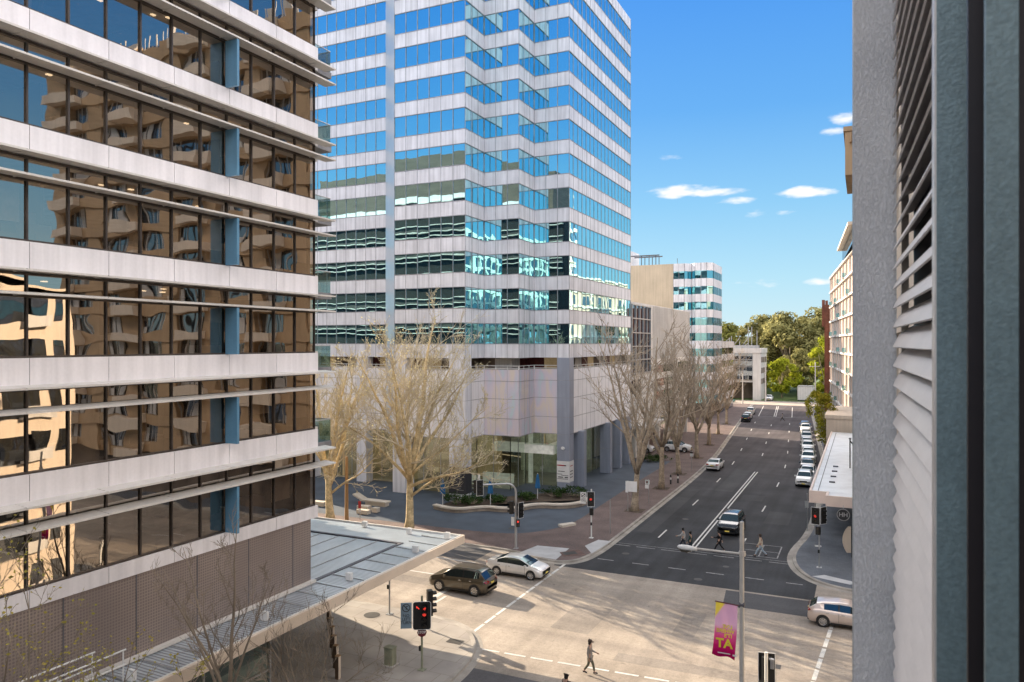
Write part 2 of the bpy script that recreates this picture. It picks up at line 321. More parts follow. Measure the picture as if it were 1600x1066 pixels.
def banner_mat():
    m, nt, out = new_mat('street banner print')
    tc = N(nt, 'ShaderNodeTexCoord'); sp = N(nt, 'ShaderNodeSeparateXYZ'); nt.links.new(tc.outputs['Object'], sp.inputs[0])
    n = N(nt, 'ShaderNodeTexNoise', i_Scale=2.5, i_Detail=2.0); nt.links.new(tc.outputs['Object'], n.inputs['Vector'])
    mr = N(nt, 'ShaderNodeMapRange'); mr.inputs['From Min'].default_value = -2.0; mr.inputs['From Max'].default_value = 0.0
    nt.links.new(sp.outputs[2], mr.inputs[0])
    ad = N(nt, 'ShaderNodeMath', operation='MULTIPLY_ADD'); ad.inputs[1].default_value = 0.18; nt.links.new(n.outputs[0], ad.inputs[0]); nt.links.new(mr.outputs[0], ad.inputs[2])
    c = ramp(nt, ad.outputs[0], [(0.14, (0.30, 0.006, 0.08)), (0.32, (0.50, 0.015, 0.14)), (0.52, (0.75, 0.10, 0.30)), (0.70, (0.80, 0.48, 0.68)), (1.0, (0.72, 0.42, 0.62))])
    # yellow corner at the top outer edge
    s2 = N(nt, 'ShaderNodeMath', operation='MULTIPLY_ADD'); s2.inputs[1].default_value = -0.75
    nt.links.new(sp.outputs[0], s2.inputs[0]); nt.links.new(mr.outputs[0], s2.inputs[2])
    m2 = N(nt, 'ShaderNodeMapRange'); m2.inputs['From Min'].default_value = 1.34; m2.inputs['From Max'].default_value = 1.40; nt.links.new(s2.outputs[0], m2.inputs[0])
    c = mix(nt, c, (0.85, 0.68, 0.10), m2.outputs[0])
    d = N(nt, 'ShaderNodeBsdfDiffuse'); t = N(nt, 'ShaderNodeBsdfTranslucent'); nt.links.new(c, d.inputs[0]); nt.links.new(c, t.inputs[0])
    ms = N(nt, 'ShaderNodeMixShader'); ms.inputs[0].default_value = 0.4
    nt.links.new(d.outputs[0], ms.inputs[1]); nt.links.new(t.outputs[0], ms.inputs[2]); nt.links.new(ms.outputs[0], out.inputs[0])
    return m
M['banner'] = banner_mat()

# ------------------------------------------------------------------ mesh building
class MB:
    def __init__(s): s.v = []; s.f = []; s.m = []
    def poly(s, pts, m=0):
        b = len(s.v); s.v += [tuple(p) for p in pts]; s.f.append(tuple(range(b, b + len(pts)))); s.m.append(m)
    def box(s, x0, x1, y0, y1, z0, z1, m=0):
        b = len(s.v)
        s.v += [(x0, y0, z0), (x1, y0, z0), (x1, y1, z0), (x0, y1, z0), (x0, y0, z1), (x1, y0, z1), (x1, y1, z1), (x0, y1, z1)]
        for q in ((0, 3, 2, 1), (4, 5, 6, 7), (0, 1, 5, 4), (1, 2, 6, 5), (2, 3, 7, 6), (3, 0, 4, 7)):
            s.f.append(tuple(b + i for i in q)); s.m.append(m)
    def beam(s, p, q, w, h, m=0, up=(0, 0, 1)):
        p, q = Vector(p), Vector(q); d = (q - p).normalized(); u = Vector(up)
        if abs(d.dot(u)) > 0.98: u = Vector((0, 1, 0))
        r = d.cross(u).normalized(); u = r.cross(d).normalized(); b = len(s.v)
        for c in (p, q):
            for a, e in ((-1, -1), (1, -1), (1, 1), (-1, 1)):
                s.v.append(tuple(c + r * (a * w / 2) + u * (e * h / 2)))
        for t in ((0, 1, 2, 3), (7, 6, 5, 4), (0, 4, 5, 1), (1, 5, 6, 2), (2, 6, 7, 3), (3, 7, 4, 0)):
            s.f.append(tuple(b + i for i in t)); s.m.append(m)
    def tube(s, pts, rad, n=8, cap=True, m=0):
        pts = [Vector(p) for p in pts]
        if not isinstance(rad, (list, tuple)): rad = [rad] * len(pts)
        b = len(s.v); k = len(pts); up = None
        for i, p in enumerate(pts):
            d = (pts[min(i + 1, k - 1)] - pts[max(i - 1, 0)])
            d = d.normalized() if d.length > 1e-9 else Vector((0, 0, 1))
            if up is None: up = Vector((1, 0, 0)) if abs(d.x) < 0.8 else Vector((0, 1, 0))
            r = d.cross(up).normalized(); u = r.cross(d).normalized(); up = u
            for j in range(n):
                a = 2 * pi * j / n
                s.v.append(tuple(p + (r * cos(a) + u * sin(a)) * rad[i]))
        for i in range(k - 1):
            for j in range(n):
                j2 = (j + 1) % n
                s.f.append((b + i * n + j, b + i * n + j2, b + (i + 1) * n + j2, b + (i + 1) * n + j)); s.m.append(m)
        if cap:
            s.f.append(tuple(b + j for j in reversed(range(n)))); s.m.append(m)
            s.f.append(tuple(b + (k - 1) * n + j for j in range(n))); s.m.append(m)
    def lathe(s, prof, n=16, c=(0, 0, 0), axis='z', m=0):
        b = len(s.v)
        for r, h in prof:
            for j in range(n):
                a = 2 * pi * j / n; x, y = r * cos(a), r * sin(a)
                p = (x, y, h) if axis == 'z' else ((x, h, y) if axis == 'y' else (h, x, y))
                s.v.append((p[0] + c[0], p[1] + c[1], p[2] + c[2]))
        for i in range(len(prof) - 1):
            for j in range(n):
                j2 = (j + 1) % n
                s.f.append((b + i * n + j, b + i * n + j2, b + (i + 1) * n + j2, b + (i + 1) * n + j)); s.m.append(m)
    def prism(s, pts, z0, z1, m=0, top=True, bottom=False):
        k = len(pts); b = len(s.v)
        s.v += [(p[0], p[1], z0) for p in pts] + [(p[0], p[1], z1) for p in pts]
        for i in range(k):
            j = (i + 1) % k; s.f.append((b + i, b + j, b + k + j, b + k + i)); s.m.append(m)
        if top: s.f.append(tuple(b + k + i for i in range(k))); s.m.append(m)
        if bottom: s.f.append(tuple(b + i for i in reversed(range(k)))); s.m.append(m)
    def disc(s, c, r, n=16, normal=(0, 0, 1), m=0):
        c = Vector(c); nz = Vector(normal).normalized(); u = Vector((0, 0, 1)) if abs(nz.z) < 0.9 else Vector((1, 0, 0))
        a = nz.cross(u).normalized(); b2 = nz.cross(a)
        s.poly([c + (a * cos(2 * pi * i / n) + b2 * sin(2 * pi * i / n)) * r for i in range(n)], m)
    def build(s, name, mat, parent=None, smooth=False, sharp=None):
        me = bpy.data.meshes.new(name)
        off = Vector((0, 0, 0)); p = parent
        while p is not None: off += p.location; p = p.parent
        if off.length: vs = [(a - off.x, b - off.y, c - off.z) for a, b, c in s.v]
        else: vs = s.v
        me.from_pydata(vs, [], s.f)
        mats = mat if isinstance(mat, (list, tuple)) else [mat]
        for mm in mats: me.materials.append(M[mm] if isinstance(mm, str) else mm)
        if len(mats) > 1: me.polygons.foreach_set('material_index', s.m)
        if smooth:
            me.polygons.foreach_set('use_smooth', [True] * len(me.polygons))
            if sharp: me.set_sharp_from_angle(angle=radians(sharp))
        me.update()
        o = bpy.data.objects.new(name, me); COL.objects.link(o)
        if parent is not None: o.parent = parent
        return o

def tag(o, label=None, cat=None, group=None, kind=None):
    if label: o['label'] = label
    if cat: o['category'] = cat
    if group: o['group'] = group
    if kind: o['kind'] = kind
    return o
def thing(name, label, cat, loc=(0, 0, 0), group=None):
    o = bpy.data.objects.new(name, None); COL.objects.link(o); o.location = loc; o.empty_display_size = 0.2
    return tag(o, label, cat, group)
def struct(name, mb, mat, smooth=False):
    o = mb.build(name, mat, None, smooth); o['kind'] = 'structure'; return o
def copy_tree(o, parent=None):
    c = o.copy(); COL.objects.link(c); c.parent = parent
    for ch in list(o.children): copy_tree(ch, c)
    return c
def dup(o, loc, rz, label=None, group=None, scale=None):
    c = copy_tree(o); c.location = loc; c.rotation_euler = (0, 0, rz)
    if label: c['label'] = label
    if group: c['group'] = group
    if scale: c.scale = (scale,) * 3
    return c
def paint_body(root, mat, names=('body', 'door', 'bonnet')):
    for ch in root.children:
        if ch.name.split('.')[0] in names:
            s = ch.material_slots[0]; s.link = 'OBJECT'; s.material = M[mat] if isinstance(mat, str) else mat

def text_mesh(txt, size, name, mat, parent, mw, extrude=0.004, align='CENTER', font_scale=(1, 1), bold=0.0):
    """Letters as a mesh part; mw places them (text lies in local xy)."""
    cu = bpy.data.curves.new(name, 'FONT'); cu.body = txt; cu.size = size; cu.extrude = extrude; cu.align_x = align; cu.align_y = 'CENTER'
    cu.offset = bold; cu.space_line = 0.85
    t = bpy.data.objects.new(name, cu); COL.objects.link(t)
    bpy.context.view_layer.update()
    me = bpy.data.meshes.new_from_object(t.evaluated_get(bpy.context.evaluated_depsgraph_get()))
    bpy.data.objects.remove(t); bpy.data.curves.remove(cu)
    me.transform(Matrix.Diagonal((font_scale[0], font_scale[1], 1, 1)))
    me.transform(mw)
    off = Vector((0, 0, 0)); p = parent
    while p is not None: off += p.location; p = p.parent
    me.transform(Matrix.Translation(-off))
    me.materials.clear(); me.materials.append(M[mat])
    o = bpy.data.objects.new(name, me); COL.objects.link(o)
    if parent is not None: o.parent = parent
    return o
def face_mat(loc, xdir, zdir=(0, 0, 1)):
    """Matrix that stands local xy upright: local x -> xdir, local y -> zdir."""
    x = Vector(xdir).normalized(); y = Vector(zdir).normalized(); z = x.cross(y)
    m = Matrix((x, y, z)).transposed().to_4x4(); m.translation = Vector(loc); return m

# ------------------------------------------------------------------ camera, sun, sky
CAM_H = 17.0
YAW = math.atan(550 / 1170.0)
cam_d = bpy.data.cameras.new('camera'); cam = bpy.data.objects.new('camera', cam_d); COL.objects.link(cam)
cam.location = (0, 0, CAM_H); cam.rotation_euler = (pi / 2, 0, YAW)
cam_d.lens = 26.33; cam_d.sensor_width = 36; cam_d.shift_y = 0.0019; cam_d.clip_start = 0.05; cam_d.clip_end = 6000
cam_d.dof.use_dof = True; cam_d.dof.focus_distance = 55; cam_d.dof.aperture_fstop = 6.3
scene.camera = cam
scene.view_settings.view_transform = 'Standard'; scene.view_settings.look = 'None'; scene.view_settings.exposure = 0
scene.cycles.max_bounces = 8; scene.cycles.transparent_max_bounces = 12; scene.cycles.glossy_bounces = 5
scene.cycles.sample_clamp_indirect = 6.0; scene.cycles.use_denoising = True

SUN_DIR = Vector((-0.953, 0.302, 0.0)).normalized()          # horizontal direction towards the sun
SUN_EL = radians(20.5)
sun_d = bpy.data.lights.new('sun', 'SUN'); sun_d.energy = 13.5; sun_d.angle = radians(0.4); sun_d.color = (1.0, 0.82, 0.61)
sun = bpy.data.objects.new('sun', sun_d); COL.objects.link(sun)
to_sun = SUN_DIR * cos(SUN_EL) + Vector((0, 0, sin(SUN_EL)))
sun.rotation_euler = to_sun.to_track_quat('Z', 'Y').to_euler(); sun.location = (-60, 20, 80)

world = bpy.data.worlds.new('World'); scene.world = world; world.use_nodes = True
nt = world.node_tree; nt.nodes.clear()
wo = nt.nodes.new('ShaderNodeOutputWorld'); bg = nt.nodes.new('ShaderNodeBackground'); bg.inputs[1].default_value = 0.15
sky = nt.nodes.new('ShaderNodeTexSky'); sky.sky_type = 'NISHITA'; sky.sun_disc = False
sky.sun_elevation = SUN_EL; sky.sun_rotation = atan2(SUN_DIR.x, SUN_DIR.y); sky.altitude = 50
sky.air_density = 1.0; sky.dust_density = 0.15; sky.ozone_density = 3.0
tc = nt.nodes.new('ShaderNodeTexCoord'); sp = nt.nodes.new('ShaderNodeSeparateXYZ'); nt.links.new(tc.outputs['Generated'], sp.inputs[0])
def wm(op, a, b=None, c=None):
    n = nt.nodes.new('ShaderNodeMath'); n.operation = op
    for i, v in enumerate((a, b, c)):
        if v is None: continue
        if isinstance(v, bpy.types.NodeSocket): nt.links.new(v, n.inputs[i])
        else: n.inputs[i].default_value = v
    return n.outputs[0]
az = wm('ARCTAN2', sp.outputs[0], sp.outputs[1]); el = wm('ARCSINE', sp.outputs[2])
cn = nt.nodes.new('ShaderNodeTexNoise'); cn.inputs['Scale'].default_value = 26; cn.inputs['Detail'].default_value = 6
cmp_ = nt.nodes.new('ShaderNodeMapping'); cmp_.inputs['Scale'].default_value = (1, 1, 3.2)
nt.links.new(tc.outputs['Generated'], cmp_.inputs[0]); nt.links.new(cmp_.outputs[0], cn.inputs['Vector'])
# small fair-weather clouds: azimuth, elevation, half width, half height, strength
def dirpx(x, y):
    u, v = (x - 800) / 1170.0, (536 - y) / 1170.0
    a = math.atan(u) - YAW
    return a, math.atan(v / sqrt(1 + u * u))
clouds = []
for x, y, w, h, k in ((1066, 299, 78, 16, 1.0), (1115, 301, 60, 10, .9), (1152, 314, 44, 10, .85), (1258, 300, 60, 12, .9), (1292, 207, 30, 10, .6), (1322, 184, 34, 14, .8),
                      (1186, 334, 34, 9, .5), (1222, 332, 30, 7, .5), (1282, 440, 34, 9, .8), (1195, 442, 44, 11, .35), (1048, 247, 22, 6, .3), (1500, 380, 90, 14, .7)):
    a0, e0 = dirpx(x, y); clouds.append((a0, e0, w / 1170.0 * 0.8, h / 1170.0 * 0.75, k * .92))
tot = None
for a0, e0, w, h, k in clouds:
    dx = wm('DIVIDE', wm('SUBTRACT', az, a0), w); dy = wm('DIVIDE', wm('SUBTRACT', el, e0), h)
    d = wm('MULTIPLY', wm('SUBTRACT', 1.0, wm('ADD', wm('MULTIPLY', dx, dx), wm('MULTIPLY', dy, dy))), k)
    tot = d if tot is None else wm('MAXIMUM', tot, d)
msk = wm('ADD', wm('MAXIMUM', tot, -1.0), wm('MULTIPLY', wm('SUBTRACT', cn.outputs[0], 0.55), 2.6))
mr = nt.nodes.new('ShaderNodeMapRange'); mr.interpolation_type = 'SMOOTHSTEP'
mr.inputs['From Min'].default_value = 0.0; mr.inputs['From Max'].default_value = 0.9; nt.links.new(msk, mr.inputs[0])
# sky: the Nishita sky graded by elevation to the saturated azure of the photograph
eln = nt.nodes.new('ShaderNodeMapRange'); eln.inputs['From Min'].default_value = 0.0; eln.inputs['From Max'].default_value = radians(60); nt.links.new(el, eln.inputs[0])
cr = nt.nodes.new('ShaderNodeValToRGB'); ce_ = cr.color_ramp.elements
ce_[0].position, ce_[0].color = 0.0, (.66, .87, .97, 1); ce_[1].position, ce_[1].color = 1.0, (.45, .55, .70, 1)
for p_, c_ in ((.08, (.48, .80, .98)), (.17, (.29, .65, .98)), (.28, (.135, .46, .97)), (.42, (.07, .345, .96)), (.465, (.10, .36, .92)), (.54, (6.9, 6.45, 6.25)), (.70, (6.9, 6.45, 6.25)), (.80, (1.3, 1.25, 1.25))):  # includes an added bright band above the frame to light shaded walls
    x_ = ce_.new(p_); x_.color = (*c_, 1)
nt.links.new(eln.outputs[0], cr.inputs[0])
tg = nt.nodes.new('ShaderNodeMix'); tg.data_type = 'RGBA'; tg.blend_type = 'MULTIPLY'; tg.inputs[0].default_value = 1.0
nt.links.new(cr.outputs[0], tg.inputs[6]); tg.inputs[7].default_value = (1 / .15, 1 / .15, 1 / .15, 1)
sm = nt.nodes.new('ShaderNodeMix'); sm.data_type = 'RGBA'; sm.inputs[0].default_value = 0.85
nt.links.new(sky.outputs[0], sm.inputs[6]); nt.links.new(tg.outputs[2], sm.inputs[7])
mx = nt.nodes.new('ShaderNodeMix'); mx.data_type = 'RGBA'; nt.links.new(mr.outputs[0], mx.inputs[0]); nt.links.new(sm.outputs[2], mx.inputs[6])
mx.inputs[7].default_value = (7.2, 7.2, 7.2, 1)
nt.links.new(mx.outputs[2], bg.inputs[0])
nt.links.new(bg.outputs[0], wo.inputs[0])

# ------------------------------------------------------------------ ground, roads, pavements
def off(y):
    """The main road bears left beyond the tower."""
    if y < 88: return 0.0
    if y < 122: return -0.078 * (y - 88) ** 2 / 68.0
    return -0.078 * (y - 105)
def rx(x, y): return x + off(y)

def sheet(name, pts, z, mat):
    b = MB(); b.poly([(p[0], p[1], z) for p in pts]); return struct(name, b, mat)
b = MB(); b.box(-3000, 3000, -3000, 3000, -3.0, -0.05); struct('ground', b, 'ground')

def strip(name, xl, xr, y0, y1, z, mat, step=4.0):
    b = MB(); n = max(1, int((y1 - y0) / step)); ys = [y0 + (y1 - y0) * i / n for i in range(n + 1)]
    for i in range(n):
        b.poly([(rx(xl, ys[i]), ys[i], z), (rx(xr, ys[i]), ys[i], z), (rx(xr, ys[i + 1]), ys[i + 1], z), (rx(xl, ys[i + 1]), ys[i + 1], z)])
    return struct(name, b, mat)
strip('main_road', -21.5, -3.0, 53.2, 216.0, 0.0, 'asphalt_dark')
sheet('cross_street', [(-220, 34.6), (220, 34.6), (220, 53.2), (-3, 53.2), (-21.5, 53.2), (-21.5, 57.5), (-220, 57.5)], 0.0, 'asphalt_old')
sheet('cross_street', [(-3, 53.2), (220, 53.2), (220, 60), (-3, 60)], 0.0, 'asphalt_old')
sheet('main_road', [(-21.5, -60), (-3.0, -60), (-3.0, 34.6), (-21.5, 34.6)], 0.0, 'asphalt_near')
sheet('far_road', [(-150, 216), (120, 216), (120, 229), (-150, 229)], 0.0, 'far_road')
# resurfaced patches and the worn grey lane along the far side of the crossing
sheet('road_patch', [(-8.3, 49.8), (3.5, 49.9), (3.5, 53.0), (-8.6, 52.9)], 0.004, 'patch')
sheet('road_patch', [(-60, 52.0), (-27.5, 51.6), (-27.5, 55.0), (-60, 55.0)], 0.004, 'patch')

for q, mt in (([(-17.0, 41.5), (-14.6, 41.4), (-14.5, 46.0), (-16.9, 46.1)], 'patch_old'), ([(-12.2, 38.6), (-4.0, 38.9), (-4.0, 40.0), (-12.2, 39.7)], 'patch_old'), ([(-34, 45.2), (-27.4, 45.0), (-27.4, 46.3), (-34, 46.5)], 'patch_old'), ([(-10.2, 43.6), (-8.9, 43.6), (-8.9, 47.6), (-10.2, 47.6)], 'patch_old'),
              ([(-18.6, 66), (-17.2, 66), (-17.2, 88), (-18.6, 88)], 'patch_dark'), ([(-8.6, 74), (-6.4, 74), (-6.4, 79.5), (-8.6, 79.5)], 'patch_dark'), ([(-15.6, 88), (-13.6, 88), (-13.6, 104), (-15.6, 104)], 'patch_dark'), ([(-12.2, 84), (-9.9, 84), (-9.9, 87), (-12.2, 87)], 'patch_dark')):
    sheet('road_patch', q, 0.004, mt)
def smooth_pts(pts, it=2):
    for _ in range(it):
        q = [pts[0]]
        for a, c in zip(pts, pts[1:]):
            q += [(a[0] * .75 + c[0] * .25, a[1] * .75 + c[1] * .25), (a[0] * .25 + c[0] * .75, a[1] * .25 + c[1] * .75)]
        pts = q + [pts[-1]]
    return pts
def offset_line(pts, d):
    out = []
    for i, p in enumerate(pts):
        a = Vector(pts[max(i - 1, 0)]); c = Vector(pts[min(i + 1, len(pts) - 1)]); t = (c - a).normalized()
        out.append((p[0] - t.y * d, p[1] + t.x * d))
    return out
def kerb(name, line, side, gutter=0.38, width=0.28):
    """Raised kerb stone with a concrete gutter; line is the road edge, side=+1 puts the pavement on its left."""
    b = MB(); inner = offset_line(line, side * width); outer = offset_line(line, -side * gutter); back = offset_line(line, side * 0.03)
    k = 0
    for i in range(len(line) - 1):
        a, c = line[i], line[i + 1]; ia, ic = inner[i], inner[i + 1]; oa, oc = outer[i], outer[i + 1]; ba, bc = back[i], back[i + 1]
        b.poly([(*oa, 0.006), (*oc, 0.006), (*c, 0.03), (*a, 0.03)])
        b.poly([(*a, 0.03), (*c, 0.03), (*bc, 0.145), (*ba, 0.145)])
        b.poly([(*ba, 0.145), (*bc, 0.145), (*ic, 0.145), (*ia, 0.145)])
    return struct(name, b, 'kerb')

PZ = 0.14
# north-west corner (tower plaza)
nw = smooth_pts([(-220, 55.2), (-60, 55.2), (-30, 55.2), (-26, 55.2), (-23.2, 54.1), (-21.2, 53.7), (-19.9, 55.0), (-19.45, 58), (-19.4, 62), (-19.4, 70), (-19.4, 88)], 2)
nw += [(rx(-19.4, y), y) for y in range(92, 217, 4)]
kerb('kerb', nw, 1)
sheet('pavement', [p for p in offset_line(nw, 0.2)] + [(rx(-34, 214), 214), (rx(-34, 120), 120), (-34, 100), (-34, 90), (-100, 90), (-220, 90)], PZ, 'brick_pave')
plz = smooth_pts([(-110, 59.0), (-48, 59.0), (-36, 59.2), (-31.3, 59.3), (-27.6, 60.0), (-25.6, 62.6), (-24.6, 66), (-24.7, 72), (-24.9, 85)], 2)
sheet('plaza', plz + [(-24.9, 106), (-34, 106), (-110, 106)], PZ + 0.005, 'plaza')
# north-east corner
ne = smooth_pts([(220, 55.9), (20, 55.9), (2, 55.9), (-1.5, 56.1), (-3.6, 57.6), (-4.9, 60.5), (-5.3, 64.5), (-4.4, 71), (-4.3, 80), (-4.3, 90)], 2)
ne += [(rx(-4.3, y), y) for y in range(94, 217, 4)]
kerb('kerb', ne, -1)
sheet('pavement', offset_line(ne, -0.2) + [(rx(12, 214), 214), (12, 100), (220, 100)], PZ, 'grey_pave')
# south-west corner
sw = smooth_pts([(-220, 40.0), (-40, 40.0), (-28, 40.0), (-24.0, 40.0), (-21.3, 39.2), (-19.7, 37.4), (-18.9, 35.2), (-18.6, 32.5), (-18.6, 20), (-18.6, -60)], 2)
kerb('kerb', sw, -1)
sheet('pavement', offset_line(sw, -0.2) + [(-220, -60)], PZ, 'pale_pave')
# south-east corner
se = smooth_pts([(220, 38.0), (6, 38.0), (0, 37.6), (-3.0, 36.0), (-4.3, 33), (-4.6, 29), (-4.6, -60)], 2)
kerb('kerb', se, 1)
sheet('pavement', offset_line(se, 0.2) + [(220, -60)], PZ, 'grey_pave')
# T junction far side
kerb('kerb', [(-150, 229), (0, 229), (120, 229)], 1)
sheet('lawn', [(-150, 229.2), (120, 229.2), (120, 420), (-150, 420)], 0.06, 'grass')
# kerb ramps and the drain at the tower corner
for q in ([(-25.1, 54.6), (-24.6, 57.3), (-21.9, 57.6), (-21.7, 54.2)], [(-21.0, 58.9), (-20.6, 61.2), (-19.45, 61.2), (-19.75, 57.0)]):
    b = MB(); b.prism(q, 0.08, PZ + 0.008); struct('kerb_ramp', b, 'ramp')
b = MB(); b.prism([(-21.5, 55.2), (-20.0, 56.4), (-21.0, 57.6), (-22.2, 56.2)], 0.1, PZ + 0.012); struct('pavement_corner', b, surf('red brown slab', (0.15, 0.09, 0.075), 0.8, n1=(2, .3)))
b = MB(); b.prism([(-5.0 + 1.6, 58.2), (-3.0 + 2.1, 57.3), (-0.3, 57.9), (-2.6, 58.9)], 0.1, PZ + 0.008); struct('kerb_ramp', b, 'ramp')
# soil squares of the street trees
TREE_SPOTS = [(-20.9, 73.5), (-21.3, 86.0), (-21.6, 96.5), (rx(-21.6, 111), 111), (rx(-21.6, 126), 126), (rx(-21.6, 142), 142), (rx(-21.6, 160), 160)]
for x, y in TREE_SPOTS:
    b = MB(); b.box(x - 0.9, x + 0.9, y - 0.9, y + 0.9, 0.1, PZ + 0.010); struct('soil_patch', b, 'dirt')

# painted markings
def line_mark(p, q, w, mat='marking', z=0.009, name='road_marking'):
    p, q = Vector((p[0], p[1], 0)), Vector((q[0], q[1], 0)); d = (q - p).normalized(); r = Vector((d.y, -d.x, 0)) * w / 2
    b = MB(); b.poly([(*(p - r).xy, z), (*(p + r).xy, z), (*(q + r).xy, z), (*(q - r).xy, z)]); return struct(name, b, mat)
def dashes(p, q, w, on, gap, mat='marking'):
    p, q = Vector(p), Vector(q); L = (q - p).length; d = (q - p) / L; t = 0
    b = MB(); r = Vector((d.y, -d.x)) * w / 2
    while t < L:
        a = p + d * t; c = p + d * min(L, t + on)
        b.poly([(*(a - r), .009), (*(a + r), .009), (*(c + r), .009), (*(c - r), .009)]); t += on + gap
    return struct('road_marking', b, mat)
for dx in (-0.17, 0.17): line_mark((-12.85 + dx, 62.2), (-12.85 + dx, 103), 0.14)
for k in range(8):
    y = 64.6 + 14.4 * k
    line_mark((rx(-16.25, y), y), (rx(-16.25, y + 3), y + 3), 0.14)
    line_mark((rx(-9.3, y), y), (rx(-9.3, y + 3), y + 3), 0.14)
for k in range(4):
    y = 118 + 14.4 * k
    line_mark((rx(-12.85, y), y), (rx(-12.85, y + 3), y + 3), 0.14)
for dx in (-0.2, 0.2): line_mark((rx(-12.6, 182) + dx, 182), (rx(-12.6, 212) + dx, 212), 0.16)
line_mark((rx(-16.2, 182), 182), (rx(-16.2, 212), 212), 0.16); line_mark((rx(-8.9, 182), 182), (rx(-8.9, 210), 210), 0.16)
line_mark((rx(-18.8, 181.5), 181.5), (rx(-5.6, 181.5), 181.5), 0.35, 'marking_worn')
dashes((-19.0, 56.3), (-3.9, 56.3), 0.14, 1.3, 1.5, 'marking_worn'); dashes((-19.3, 60.9), (-4.9, 61.1), 0.12, 1.6, 0.5, 'marking_worn')
line_mark((-18.9, 61.5), (-5.0, 61.7), 0.08, 'marking_worn')
for x0, y0, x1, y1 in ((-9.2, 62.3, -6.2, 62.3), (-9.2, 62.3, -9.2, 66), (-6.2, 62.3, -6.2, 66), (-9.2, 66, -6.2, 66), (-9.2, 64, -6.2, 64), (-7.6, 62.3, -7.6, 66)): line_mark((x0, y0), (x1, y1), 0.10, 'marking_worn')
dashes((-20.8, 38.9), (-20.8, 54.2), 0.20, 1.35, 0.18); line_mark((-26.0, 42.0), (-26.0, 54.0), 0.40)
line_mark((-25.4, 40.6), (-25.4, 43.6), 0.2)
line_mark((-27.2, 51.2), (-31.5, 51.2), 0.12); dashes((-34, 51.2), (-80, 51.2), 0.12, 3, 9); line_mark((-27.2, 47.4), (-70, 47.4), 0.14)
dashes((-19.4, 36.9), (-4.8, 37.6), 0.16, 1.25, 0.3)
dashes((-2.6, 36.0), (-1.75, 49.0), 0.22, 1.35, 0.2)
dashes((6, 47.4), (60, 47.4), 0.14, 3, 6)
# manhole and pit covers
for x, y, r in ((-20.9, 36.9, 0), (-27.6, 38.3, .5), (-4.4, 41.5, 0), (-2.4, 39.2, 0), (-17.4, 58.6, .3), (-9.5, 58.4, .25), (-10.8, 54.4, .3), (-15.6, 72.5, .3), (-29.0, 61.6, 0.3)):
    b = MB(); z = PZ + .018 if (x < -25.9 or y > 70 or (x < -20.5 and y < 40)) and x < -20 else .013
    if r: b.disc((x, y, z), r, 20)
    else: b.poly([(x - .45, y - .28, z), (x + .45, y - .28, z), (x + .45, y + .28, z), (x - .45, y + .28, z)])
    struct('pavement_manhole_cover', b, 'iron')
b = MB(); b.poly([(-21.5, 55.6, PZ + .02), (-20.7, 56.4, PZ + .02), (-21.2, 57.0, PZ + .02), (-22.0, 56.2, PZ + .02)]); struct('pavement_drain_grate', b, 'iron')

# ================================================================== LEFT OFFICE BUILDING
FX, FY, FH, S0 = -24.0, 28.8, 3.70, 9.12          # facade plane, north corner, storey height, lowest sill
office = thing('office_building', 'silver banded office block with bronze windows and twin white sunshades per floor', 'building', (FX, 10, 0))
BAY = 1.38; NB = 12; NF = 9
R1 = random.Random(3)
def pane(b, x, y0, y1, z0, z1, tilt=0.006, m=0):
    d = [R1.uniform(-tilt, tilt) for _ in range(3)]
    b.poly([(x + d[0], y0, z0), (x + d[1], y1, z0), (x + d[1] + d[2], y1, z1), (x + d[0] + d[2], y0, z1)], m)
def window(y0, y1, z, parent):
    fr = MB(); w = 0.06
    for a, c in ((y0, y0 + w / 2), (y1 - w / 2, y1)): fr.box(FX - .20, FX - .08, a, c, z, z + 2.70)
    for a, c in ((z, z + .07), (z + 1.93, z + 2.06), (z + 2.64, z + 2.70)): fr.box(FX - .198, FX - .082, y0 + w / 2, y1 - w / 2, a, c)
    o = fr.build('window', 'frame_dark', parent)
    g = MB(); pane(g, FX - .15, y0, y1, z + .07, z + 1.93); pane(g, FX - .15, y0, y1, z + 2.06, z + 2.64)
    g.build('pane', 'glass_office', o); return o
for k in range(NF - 1):
    z = S0 + FH * k
    for i in range(NB): window(FY - BAY * (i + 1), FY - BAY * i, z, office)
rest = MB(); restg = MB()
for k in range(NF - 1):
    z = S0 + FH * k
    y = FY - BAY * NB
    while y > -30:
        rest.box(FX - .2, FX - .08, y - .03, y + .03, z, z + 2.7)
        pane(restg, FX - .15, y - BAY, y, z + .07, z + 1.93); pane(restg, FX - .15, y - BAY, y, z + 2.06, z + 2.64); y -= BAY
    rest.box(FX - .198, FX - .082, -30, FY - BAY * NB, z + 1.93, z + 2.06)
o = rest.build('window_row', 'frame_dark', office); tag(o, kind='stuff'); restg.build('window_row_glass', 'glass_office', o)
